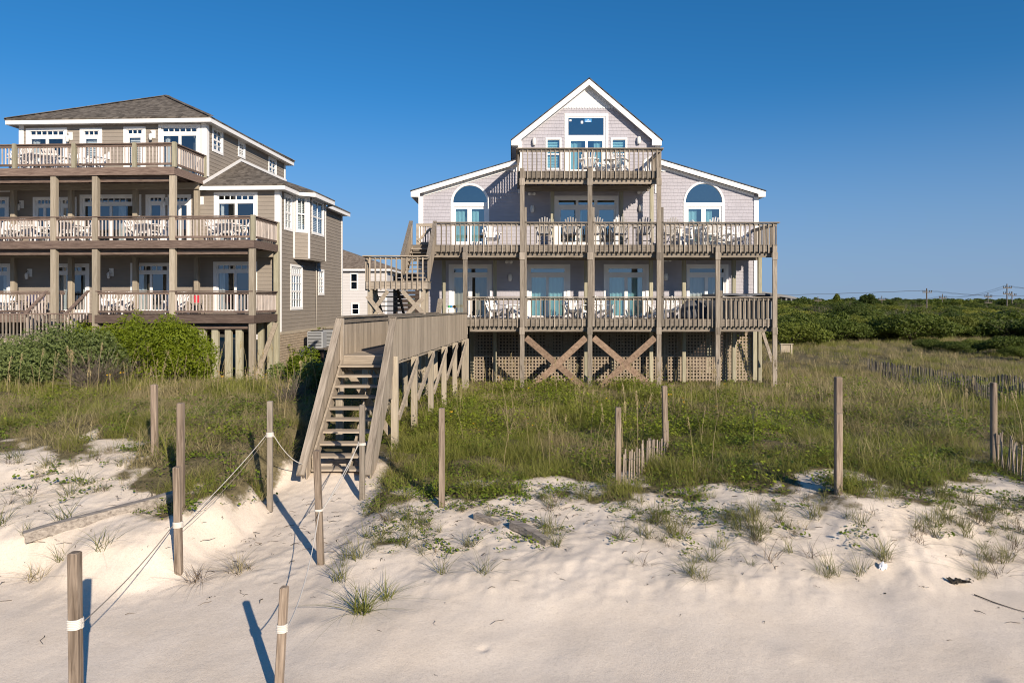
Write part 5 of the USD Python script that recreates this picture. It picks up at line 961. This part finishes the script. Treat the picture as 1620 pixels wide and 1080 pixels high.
P1, r1_ = sample(9000, -15, 15, 10.5, 19, lambda x, y: D(x, y)*np.clip(.45+patch(x, y, .9, 77), 0, 1), 1)
w1 = np.where(dry(P1[:, 0], P1[:, 1], r1_), r1_.integers(4, 6, len(P1)), r1_.integers(0, 4, len(P1)))
scatter('dune_grass', gp, P1, r1_.uniform(.5, 1.2, len(P1))*(.55+.85*patch(P1[:, 0], P1[:, 1], .6, 12))*np.where(r1_.uniform(0, 1, len(P1)) < .09, 1.5, 1)*(.45+.55*veg(P1[:, 0], P1[:, 1])), r1_.uniform(0, 6.28, len(P1)), w1, 'dune grass covering the near slope')
P2, r2_ = sample(11000, -26, 30, 19, 34, lambda x, y: D(x, y)*((x > -4) | (y < 27.5))*np.where((x > -5) & (x < 11.5) & (y > 29.6), 0, 1), 2)
w2 = np.where(dry(P2[:, 0], P2[:, 1], r2_), r2_.integers(3, 5, len(P2)), r2_.integers(0, 3, len(P2)))
scatter('dune_grass', gf, P2, r2_.uniform(.5, 1.15, len(P2))*(.5+.95*patch(P2[:, 0], P2[:, 1], .45, 12))*np.where(r2_.uniform(0, 1, len(P2)) < .07, 1.5, 1)*np.where((P2[:, 1] > 24) & (P2[:, 0] < 11), .7, 1), r2_.uniform(0, 6.28, len(P2)), w2, 'dune grass in front of the houses')
P3, r3_ = sample(7000, 11.8, 62, 31, 62, lambda x, y: np.clip(.25+patch(x, y, .25, 33), 0, 1), 3)
w3 = np.where(dry(P3[:, 0], P3[:, 1], r3_) | (r3_.uniform(0, 1, len(P3)) < .15), r3_.integers(3, 5, len(P3)), r3_.integers(0, 3, len(P3)))
scatter('meadow_grass', gf, P3, r3_.uniform(.5, 1.15, len(P3)), r3_.uniform(0, 6.28, len(P3)), w3, 'rough yellowing grass in the field right of the lilac-grey house')
# creeping vines with round leaves: thick inside the green, thinning out over the sand
def vden(x, y):
    v = veg(x, y); n = patch(x, y, 1.7, 61); fr = np.exp(-((y-11.3)/1.35)**2)*(x > -2.2) + .22*np.exp(-((y-11.8)/1.3)**2)*(x < -5)
    return np.clip((n-.435)*5, 0, 1)*np.clip(.8*v*(y < 18.5) + .7*fr, 0, 1)*clear(x, y)
P4, r4_ = sample(11000, -12, 14, 9.9, 19, vden, 4)
vk = veg(P4[:, 0], P4[:, 1]); w4 = np.where(r4_.uniform(0, 1, len(P4)) < vk*.8, r4_.integers(0, 3, len(P4)), r4_.integers(3, 8, len(P4))); s4, z4 = r4_.uniform(.45, 1.1, len(P4))*np.where(vk < .3, .85, 1), r4_.uniform(0, 6.28, len(P4))
scatter('creeping_vine', vp, P4, s4, z4, w4, 'round-leaved creeping vine over sand and grass'); on_ = w4 > 2
scatter('vine_runners', vs, P4[on_], s4[on_], z4[on_], w4[on_]-3, 'thin brown runners of the creeping vine on the sand')
hp = [('herb_clump', leafset(80, rg, .20, .022, .04, .34, False), 'herb_leaf', False) for _ in range(4)]
P9, r9_ = sample(7000, -20, 24, 12, 29, lambda x, y: veg(x, y)*clear(x, y)*np.clip((patch(x, y, .62, 131)-.50)*7, 0, 1)*np.where(x < -4.5, .15, np.where(x > 6.5, .35, 1))*np.where((x > -5) & (x < 11.5) & (y > 28), 0, 1), 14)
scatter('low_herbs', hp, P9, r9_.uniform(.5, 1.35, len(P9))*(.8+.02*P9[:, 1]), r9_.uniform(0, 6.28, len(P9)), r9_.integers(0, 4, len(P9)), 'leafy green herbs in patches among the dune grass')
# thin tufts over the bare upper sand
tp_ = [('tuft', blades(34, .07, .10, .34, .0065, .7, rg), 'tuft_blade', True) for _ in range(4)] + [('tuft', blades(26, .07, .1, .30, .005, .85, rg, droop=1.0), 'root_blade', True) for _ in range(2)]
def tden(x, y): return np.clip(np.exp(-((y-10.9)/1.15)**2)*((x > -2.4) | (x < -4.6))*np.clip((patch(x, y, 1.3, 91)-.40)*5, 0, 1)*np.where(x < -4.5, .35, 1), 0, 1)*(1-D(x, y))
P5, r5_ = sample(3300, -11, 12, 9.0, 13.2, tden, 6)
scatter('sand_tufts', tp_, P5, r5_.uniform(.45, 1.5, len(P5)), r5_.uniform(0, 6.28, len(P5)), r5_.integers(0, 6, len(P5)), 'thin tufts and roots over the upper sand')
# dead stems, bits of weed and twigs on the sand
sp = [('twig', tube([(0, 0, .004), (.06, .02, .014), (.13, -.01, .008), (.24, .05, .004)], [.005, .0045, .004, .002], 4), 'bark', True), ('twig', tube([(0, 0, .003), (.05, .04, .02), (.08, .1, .004)], [.006, .005, .002], 4), 'wrack', True), ('scrap', leafset(5, rg, .03, .014, .003, .015, False), 'wrack', False)]
P6, r6_ = sample(6000, -11, 12, 7.0, 13, lambda x, y: .42*np.exp(-((y-11.5)/1.6)**2) + .012, 8)
scatter('beach_debris', sp, P6, r6_.uniform(.35, 1.1, len(P6)), r6_.uniform(0, 6.28, len(P6)), r6_.integers(0, 3, len(P6)), 'dark twigs and weed scraps on the sand')
# sea oats: tall straw stems with drooping seed heads
def oat(rng):
    L = rng.uniform(1.0, 1.5); b = rng.uniform(.06, .28); t = np.linspace(0, 1, 7); p = np.c_[b*t**2*L, 0*t, L*t - .1*b*t**3*L]; g = [tube(p, np.linspace(.0062, .0034, 7), 4)]; e = p[-1]; dirn = p[-1]-p[-2]; dirn /= np.linalg.norm(dirn)
    for k in range(30):
        u = rng.uniform(0, .30); c = e - dirn*u*.9 + np.array([0, 0, 0]); a = rng.uniform(0, 6.28); o = np.array([math.cos(a)*.02+.012, math.sin(a)*.02, -.015-.02*rng.uniform()])*(1.9-u*2.6); g.append((np.array([c, c+o*.5+[0, .007, 0], c+o*1.6, c+o*.5-[0, .007, 0]]), np.array([[0,1,2],[0,2,3]])))
    return cat(g)
op = [('sea_oat', oat(rg), 'oat_stalk', False) for _ in range(5)]
P7, r7_ = sample(1700, -17, 26, 12.6, 30, lambda x, y: D(x, y)*np.clip((patch(x, y, .35, 15)-.33)*2.6, 0, 1)*np.where((x > -5) & (x < 11.5) & (y > 29), 0, 1), 9)
scatter('sea_oats', op, P7, r7_.uniform(.6, 1.1, len(P7)), r7_.uniform(-1.2, 4.2, len(P7)), r7_.integers(0, 5, len(P7)), 'tall straw-coloured sea oats standing above the dune grass')
fl_ = [('flower', leafset(7, rg, .05, .022, .30, .48), 'yellow_petal', False)]
P8, r8_ = sample(260, -12, 9, 16, 28, lambda x, y: D(x, y)*(patch(x, y, .5, 101) > .58), 10)
scatter('yellow_flowers', fl_, P8, r8_.uniform(.7, 1.3, len(P8)), r8_.uniform(0, 6.28, len(P8)), 0*r8_.integers(0, 2, len(P8)), 'small yellow flowers among the grass')
# single tufts that stand out on the sand
def tuft(px, py, d, label, mat, n, h, w, seed, lean=.6, r0=.07, root=True):
    x = X(px, d); z = float(height(x, d)); r = np.random.default_rng(seed); t = thing('grass_tuft', label, 'grass tuft', (x, d, z), world=False)
    part(t, 'blades', blades(n, r0, h*.5, h, w, lean, r, 6, .9), mat, smooth=True)
    if root: part(t, 'roots', blades(int(n*.6), r0*1.3, h*.15, h*.45, .005, 1.0, r, 4, 1.4), 'root_blade', smooth=True)
tuft(572, 955, 8.45, 'large green grass tuft alone on the bare sand right of the path', 'grass_blade', 90, .50, .011, 1, .62, .10, False)
tuft(612, 935, 8.8, 'smaller green grass tuft just right of the large one on the bare sand', 'grass_blade', 34, .36, .009, 2, .7, .06, False)
tuft(1105, 925, 9.15, 'dry brown grass tuft with bared roots low on the right sand slope', 'tuft_blade', 60, .36, .006, 3, .8, .12)
tuft(1303, 910, 9.3, 'wiry brown tuft with hanging roots, second from the right slope foot', 'tuft_blade', 48, .34, .006, 4, .7, .09)
tuft(1395, 892, 9.6, 'green-brown tuft with the scrap of white litter at its foot', 'tuft_blade', 70, .42, .007, 5, .75, .10)
tuft(1558, 890, 9.7, 'brown grass tuft near the right edge of the sand slope', 'tuft_blade', 56, .38, .006, 6, .75, .11)
tuft(380, 800, 9.75, 'dry tuft hanging over the edge of the left sand bank beside the path', 'dry_blade', 60, .42, .006, 7, .9, .14)
tuft(312, 832, 9.45, 'dry matted tuft right of the rope post on the left bank', 'root_blade', 60, .34, .006, 8, .9, .12)
tuft(744, 845, 10.2, 'green tuft left of the nearer drift wood', 'tuft_blade', 60, .36, .007, 9, .7, .09); tuft(880, 850, 10.1, 'green tuft at the right end of the nearer drift wood', 'tuft_blade', 44, .36, .007, 10, .6, .07)
tuft(60, 880, 9.4, 'thin straw tuft at the end of the grey timber beam', 'dry_blade', 46, .34, .006, 11, .85, .12); tuft(1020, 835, 10.4, 'grey-green tuft in the middle of the right sand slope', 'tuft_blade', 50, .36, .007, 12, .8, .1)
x, y = X(1397, 9.4), 9.4; z = float(height(x, y)); m = trimesh.creation.icosphere(2, 1.0); v = np.array(m.vertices)*[.055, .04, .045]; v += (meshkit.noise(v*60, 6)[:, None]-.5)*.05
solo('litter', (v+[x, y, z+.03], m.faces), 'litter_plastic', 'crumpled white scrap of litter on the right sand slope', 'litter')
solo('fallen_leaf', (np.array([[-.08, -.03, .03], [0, -.06, .05], [.09, 0, .06], [.02, .05, .03], [-.05, .04, .015]]) + [X(258, 10.2), 10.2, float(height(X(258, 10.2), 10.2))+.02], np.array([[0,1,2],[0,2,3],[0,3,4]])), 'dead_leaf', 'curled reddish-brown leaf lying beside the grey timber beam', 'leaf')
solo('seaweed', [tube(np.c_[np.linspace(0, .3, 8)+X(1500, 9.1), 9.1+.05*np.sin(np.arange(8)*1.7+k), np.linspace(.03, .01, 8)+.02*np.sin(np.arange(8)*2.3+k)+float(height(X(1500, 9.1), 9.1))], [.004, .018, .022, .02, .024, .018, .01, .003], 6) for k in range(3)], 'wrack', 'dark clump of dried seaweed on the right sand slope', 'seaweed')
solo('twig', tube([(X(1585, 8.6)+a, 8.6+b, float(height(X(1585, 8.6)+a, 8.6+b))+.015) for a, b in ((-.18, .25), (-.05, .08), (.1, -.08), (.3, -.25))], [.008, .007, .005, .003], 5), 'wrack', 'long dark twig on the sand at the right edge', 'twig')

# shrubs: a trunk with limbs and a crown of separate leaves
def crown(lobes, n, size, rng, flat=.75, shell=.55):
    lobes = np.array(lobes, float); wgt = lobes[:, 3]*lobes[:, 4]; k = rng.choice(len(lobes), n, p=wgt/wgt.sum()); d = rng.normal(0, 1, (n, 3)); d /= np.linalg.norm(d, axis=1, keepdims=True)
    rad = shell + (1-shell)*rng.uniform(0, 1, n)**.5; bump = .50 + .95*meshkit.fbm(d*2.6 + lobes[k, :3]*1.7 + 40, 3, 17) + .16*(rng.uniform(0, 1, n) < .12)*rng.uniform(0, 1.2, n); c = lobes[k, :3] + d*lobes[k][:, [3, 3, 4]]*(rad*bump)[:, None]
    ok = c[:, 2] > .02; c, d = c[ok], d[ok]; n = len(c); nr = d*.8 + rng.normal(0, .7, (n, 3)) + [0, 0, .25]; nr /= np.linalg.norm(nr, axis=1, keepdims=True)
    a = np.cross(nr, rng.normal(0, 1, (n, 3))); a /= np.linalg.norm(a, axis=1, keepdims=True); b = np.cross(nr, a); s = size*rng.uniform(.6, 1.35, n)[:, None]
    V = np.stack([c - a*s, c + b*s*.42 + nr*s*.15, c + a*s, c - b*s*.42 + nr*s*.15], 1).reshape(-1, 3); i = 4*np.arange(n)[:, None]; return V, np.vstack([i + [0, 1, 2], i + [0, 2, 3]])
def shrub(name, label, x, y, lobes, n, size, mat, seed, category='shrub', flat=.75, group=None, z=None, trunk=.06):
    z = float(height(x, y, False)) if z is None else z; r = np.random.default_rng(seed); t = thing(name, label, category, (x, y, z), 0, group, world=False)
    part(t, 'trunk', tube([(0, 0, -.2), (.02, .02, .25), (.0, .05, .6)], [trunk*1.3, trunk, trunk*.7], 7), 'bark', smooth=True)
    part(t, 'limbs', [tube([(0, .0, .15), (l[0]*.5, l[1]*.5, .2+l[2]*.5), (l[0]*.95, l[1]*.95, l[2])], [trunk*.7, trunk*.5, trunk*.2], 5) for l in lobes], 'bark', smooth=True)
    part(t, 'crown', crown(lobes, n, size, r, flat), mat); return t
def blob(w, d, h, n, seed, lump=.42):
    r = np.random.default_rng(seed); L = [(0, 0, h*.40, w*.27, h*.36)]
    for k in range(n):
        a = r.uniform(0, 6.28); q_ = math.sqrt(r.uniform(.12, 1)); s = r.uniform(.7, 1.25)*lump; L.append((math.cos(a)*q_*w*.40, math.sin(a)*q_*d*.40, h*(.30 + .38*(1-q_*q_) + r.uniform(-.1, .16)), w*s*.5, h*s*.62))
    return L
bush = [(30, 22.5, 4.2, 2.6, 1.55, 'dull_leaf', .055, 13000, 'grey-green spreading bush at the left edge below the taupe house'), (112, 22.6, 3.4, 2.4, 1.95, 'dull_leaf', .055, 12000, 'grey-green bush with fine twigs, second from the left edge'), (165, 23.6, 2.7, 2.4, 2.35, 'bright_leaf', .048, 13000, 'bright green bush in front of the taupe house steps, tallest of the row'),
        (225, 23.8, 2.9, 2.4, 2.7, 'bright_leaf', .048, 13000, 'bright green bush in the middle of the taupe house deck'), (280, 23.9, 2.6, 2.2, 2.35, 'bright_leaf', .048, 11000, 'bright green bush nearest the open posts under the taupe house'), (310, 24.2, 1.1, 1.2, 1.3, 'bright_leaf', .055, 2600, 'ragged low green shrub against the first post under the taupe house'),
        (486, 24.0, 1.4, 1.5, 1.35, 'bright_leaf', .05, 5000, 'green leafy bush between the taupe house lattice and the wooden steps'), (452, 25.5, 1.4, 1.2, 1.2, 'dull_leaf', .05, 3500, 'low bush climbing the lattice at the corner of the taupe house'), (505, 19.0, 1.3, 1.6, 1.15, 'dull_leaf', .05, 4200, 'dark low bush in the shade beside the wooden steps')]
for k, (px, d, w, dd, h, mt, sz, n, lab) in enumerate(bush): shrub('leafy_bush', lab, X(px, d), d, blob(w*1.15, dd, h*(1.22 if px < 330 else 1.1), 20, 50+k, .33), n, sz, mt, 70+k, group=None)
def twigs(n, rng, w, h):
    g = []
    for _ in range(n):
        a = rng.uniform(0, 6.28); q_ = rng.uniform(.2, 1); p = np.array([0, 0, 0.0]); pts = [p + [rng.normal(0, .1), rng.normal(0, .1), 0]]; dirn = np.array([math.cos(a)*q_, math.sin(a)*q_, rng.uniform(.4, 1.2)])
        for s in range(4): dirn = dirn + rng.normal(0, .22, 3); pts.append(pts[-1] + dirn*np.array([w, w, h])*.24)
        g.append(tube(pts, np.linspace(.008, .003, 5), 3, False))
    return cat(g)
db = thing('dead_brush', 'grey leafless brush in front of the bright green bushes', 'brush', (X(150, 20.5), 20.5, float(height(X(150, 20.5), 20.5))), world=False); part(db, 'twigs', twigs(420, rg, 1.1, .8), 'grey_twig')
db = thing('dead_brush', 'small grey leafless brush beside the steps, in the shade', 'brush', (X(462, 18.0), 18.0, float(height(X(462, 18.0), 18.0))), world=False); part(db, 'twigs', twigs(160, rg, .5, .6), 'grey_twig')
# climbing vine on the lattice of the taupe house
vn = thing('climbing_vine', 'thin vine climbing the lattice at the side of the taupe house', 'vine', (-10.4, 32.0, .1), world=False); V = []
for k in range(7):
    v = rg.uniform(-.6, 6); h = rg.uniform(.8, 2.0); t = np.linspace(0, 1, 7); p = np.c_[.12+0*t + v*.05, v + .2*np.sin(t*4+k), t*h]; part(vn, 'stem', tube(p, .008, 4), 'bark')
    for q_ in p[1:]: V.append((leafset(9, rg, .08, .045, -.05, .1)[0] + q_, leafset(9, rg, .08, .045)[1]))
part(vn, 'leaves', V, 'bright_leaf')
# ---------------------------------------------------------------- scrub, trees, poles and bridge in the distance
r = np.random.default_rng(99); protoS = []
for k, (mt, tw) in enumerate((('scrub_leaf', 0), ('scrub_leaf', 0), ('olive_leaf', 0), ('scrub_leaf', 1))): protoS.append((blob(5.0, 4.2, 1.75+.15*k, 18, 200+k, .32), mt))
NAMED = [('near dark green thicket at the left of the far field, beside the deck post', 1252, 52, 1.15, 0), ('broad dark green thicket behind the far grass, right of the deck post', 1318, 57, 1.25, 1), ('olive-green thicket in the middle of the far scrub front', 1382, 60, 1.05, 2), ('smooth green thicket at the end of the scrub front', 1440, 57, 1.3, 0), ('low round thicket closing the scrub front on the right', 1505, 64, 1.1, 2),
         ('yellow-green flat-topped thicket standing above the scrub on the left', 1345, 92, 1.55, 3), ('dark round bush at the right edge of the far field', 1598, 43, .62, 1), ('small dark bush in the shade left of the round one at the right edge', 1548, 45, .45, 0), ('low dark bush in the far grass, leftmost of the low ones', 1470, 46, .42, 1), ('low dark bush in the far grass, at the right edge', 1615, 40, .40, 0), ('low dark bush in the far grass, between the leftmost and the small dark bush', 1510, 44, .40, 1)]
masters = {}
for lab, px, d, s, k in NAMED:
    if k not in masters:
        masters[k] = shrub('thicket', lab, X(px, d), d, [(a*s, b*s, c*s, e*s, f*s) for a, b, c, e, f in protoS[k][0]], 9000, .10, protoS[k][1], 300+k, trunk=.1); continue
    dup(masters[k], (X(px, d), d, .1), 40*k+px, (s*.95, s*.95, s*.95), lab, 'shrub')
sproto = [('thicket', crown(l, 5200, .13, r), m_, False) for l, m_ in protoS] + [('dead_thicket', (lambda g: (g[0]*[2.2, 2.2, 1.9], g[1]))(twigs(130, rg, 1.0, .95)), 'grey_twig', False)]
def ring(n, y0, y1, x0f, x1f, seed, xmin=-1e9):
    q_ = np.random.default_rng(seed); y = y0*(y1/y0)**q_.uniform(0, 1, n); x = q_.uniform(x0f, x1f, n)*y; ok = x > xmin; return np.c_[x, y, 0*x+.05][ok], q_
Pa, qa = ring(1100, 63, 260, .33, .95, 31); Pa = np.vstack([Pa, np.c_[qa.uniform(18.5, 60, 130), qa.uniform(58, 66, 130), np.full(130, .05)]])
front = (Pa[:, 1] < 57 + 6*np.sin(Pa[:, 0]*.2)) ; Pa = Pa[~front]
scatter('scrub', sproto, Pa, (lambda q_: np.c_[q_.uniform(.7, 1.3, len(Pa)), q_.uniform(.7, 1.3, len(Pa)), q_.uniform(.6, 1.12, len(Pa))*(1+.25*(Pa[:, 1] > 110)*(q_.uniform(0, 1, len(Pa)) < .25))])(np.random.default_rng(4)), np.random.default_rng(5).uniform(0, 6.28, len(Pa)), np.random.default_rng(6).choice(5, len(Pa), p=[.27, .27, .24, .14, .08]), 'dense coastal scrub stretching to the horizon')
tproto = [('treetop', crown(blob(9, 8, 5.5, 14, 400+k, .4), 1100, .5, r), 'scrub_leaf', False) for k in range(3)]
Pb, qb = ring(1500, 260, 1500, -.9, .95, 41); scatter('woods', tproto, Pb, (lambda a: np.c_[a*1.2, a*1.2, qb.uniform(.35, 1.15, len(Pb))*(.5+Pb[:, 1]/2200)*np.where(qb.uniform(0, 1, len(Pb)) < .06, 1.5, 1)])(qb.uniform(.55, 1.05, len(Pb))), qb.uniform(0, 6.28, len(Pb)), qb.integers(0, 3, len(Pb)), 'dark line of far woods along the horizon')
shrub('round_tree', 'single round dark tree standing above the far tree line', X(1373, 330), 330, blob(7, 7, 7.0, 16, 501, .40), 4500, .4, 'scrub_leaf', 502, 'tree', z=.1, trunk=.4)
shrub('pointed_tree', 'small pointed tree on the horizon left of the round dark tree', X(1324, 400), 400, [(0, 0, 2, 3, 2), (0, 0, 4, 2, 2), (0, 0, 5.6, 1.2, 1.4)], 1500, .5, 'scrub_leaf', 503, 'tree', z=.1, trunk=.3)
# utility poles and their wires
tops = {}
for px, ptop, d, arms, lab in ((1466, 456, 150, (.0,), 'nearest tall wooden utility pole with one crossarm'), (1593, 449, 190, (0, 1.3), 'tall wooden utility pole with two crossarms near the right edge'), (1601, 461, 260, (0,), 'utility pole just right of the two-arm pole'), (1563, 463, 290, (0, 1.3), 'small far pole with two crossarms left of the right edge'),
                             (1491, 465, 320, (0, 1.5), 'small far pole with two crossarms right of the nearest pole'), (1395, 468, 330, (0,), 'thin far utility pole left of the nearest pole'), (1294, 469, 300, (0,), 'thin far utility pole near the bridge')):
    x, zt_ = at(px, ptop, d); k = d/150; t = thing('utility_pole', lab, 'utility pole', (x, d, .1)); part(t, 'pole', cyl((x, d, -.3), (x, d, zt_), .17*k**.5, .12*k**.5, 8), 'pole_wood', smooth=30); E = []
    for a in arms:
        z = zt_ - .9*k - a*k; part(t, 'crossarm', bx(x-1.0*k**.7, x+1.0*k**.7, d-.3, d-.16, z-.09*k, z+.09*k), 'pole_wood')
        for s in (-1, -.55, .55, 1): part(t, 'insulator', cyl((x+s*.93*k**.7, d-.23, z+.09*k), (x+s*.93*k**.7, d-.23, z+.45*k), .06*k, .09*k, 6), 'insulator_dark'); E.append((x+s*.93*k**.7, d-.23, z+.45*k))
    tops[px] = E
ow = thing('overhead_wire', 'overhead wires strung between the far utility poles', 'wires', (X(1466, 150), 150, 7))
def wirep(a, b, s, r_=.022): part(ow, 'wire', tube(sag(np.array(a), np.array(b), s, 14), r_*.6, 3), 'wire')
for k in range(4):
    a = tops[1466][k]; wirep(a, (-20.0+k, 210, a[2]+1.0), 1.6, .026); wirep(a, (X(1700, 160)+k, 160, a[2]), 1.2); b = tops[1593][k]; wirep(b, (X(1720, 190), 190, b[2]), 1.0, .03); wirep(tops[1491][k], tops[1593][k], 1.5, .035); wirep(tops[1395][k], tops[1491][k], 1.5, .04)
# the bridge at the far left of the right-hand view
br = thing('bridge', 'low grey concrete road bridge on the horizon right of the lilac-grey house', 'bridge', (X(1245, 420), 420, 0)); pts = [(X(px, 420), 420 + (px-1232)*.4, Z(py, 420)) for px, py in ((1120, 462), (1180, 465), (1232, 469), (1262, 472), (1292, 477), (1320, 481))]
for a, b in zip(pts[:-1], pts[1:]): part(br, 'span', beam(a, b, 9.0, 1.1), 'concrete'); part(br, 'parapet', beam(np.array(a)+[0, -4.4, .95], np.array(b)+[0, -4.4, .95], .25, .8), 'concrete')
for px in np.arange(1130, 1262, 8): z = float(np.interp(px, [1120, 1180, 1232, 1262], [Z(462, 420), Z(465, 420), Z(469, 420), Z(472, 420)])); part(br, 'pier', bx(X(px, 420)-.5, X(px, 420)+.5, 418, 423, -.5, z-.6), 'concrete')
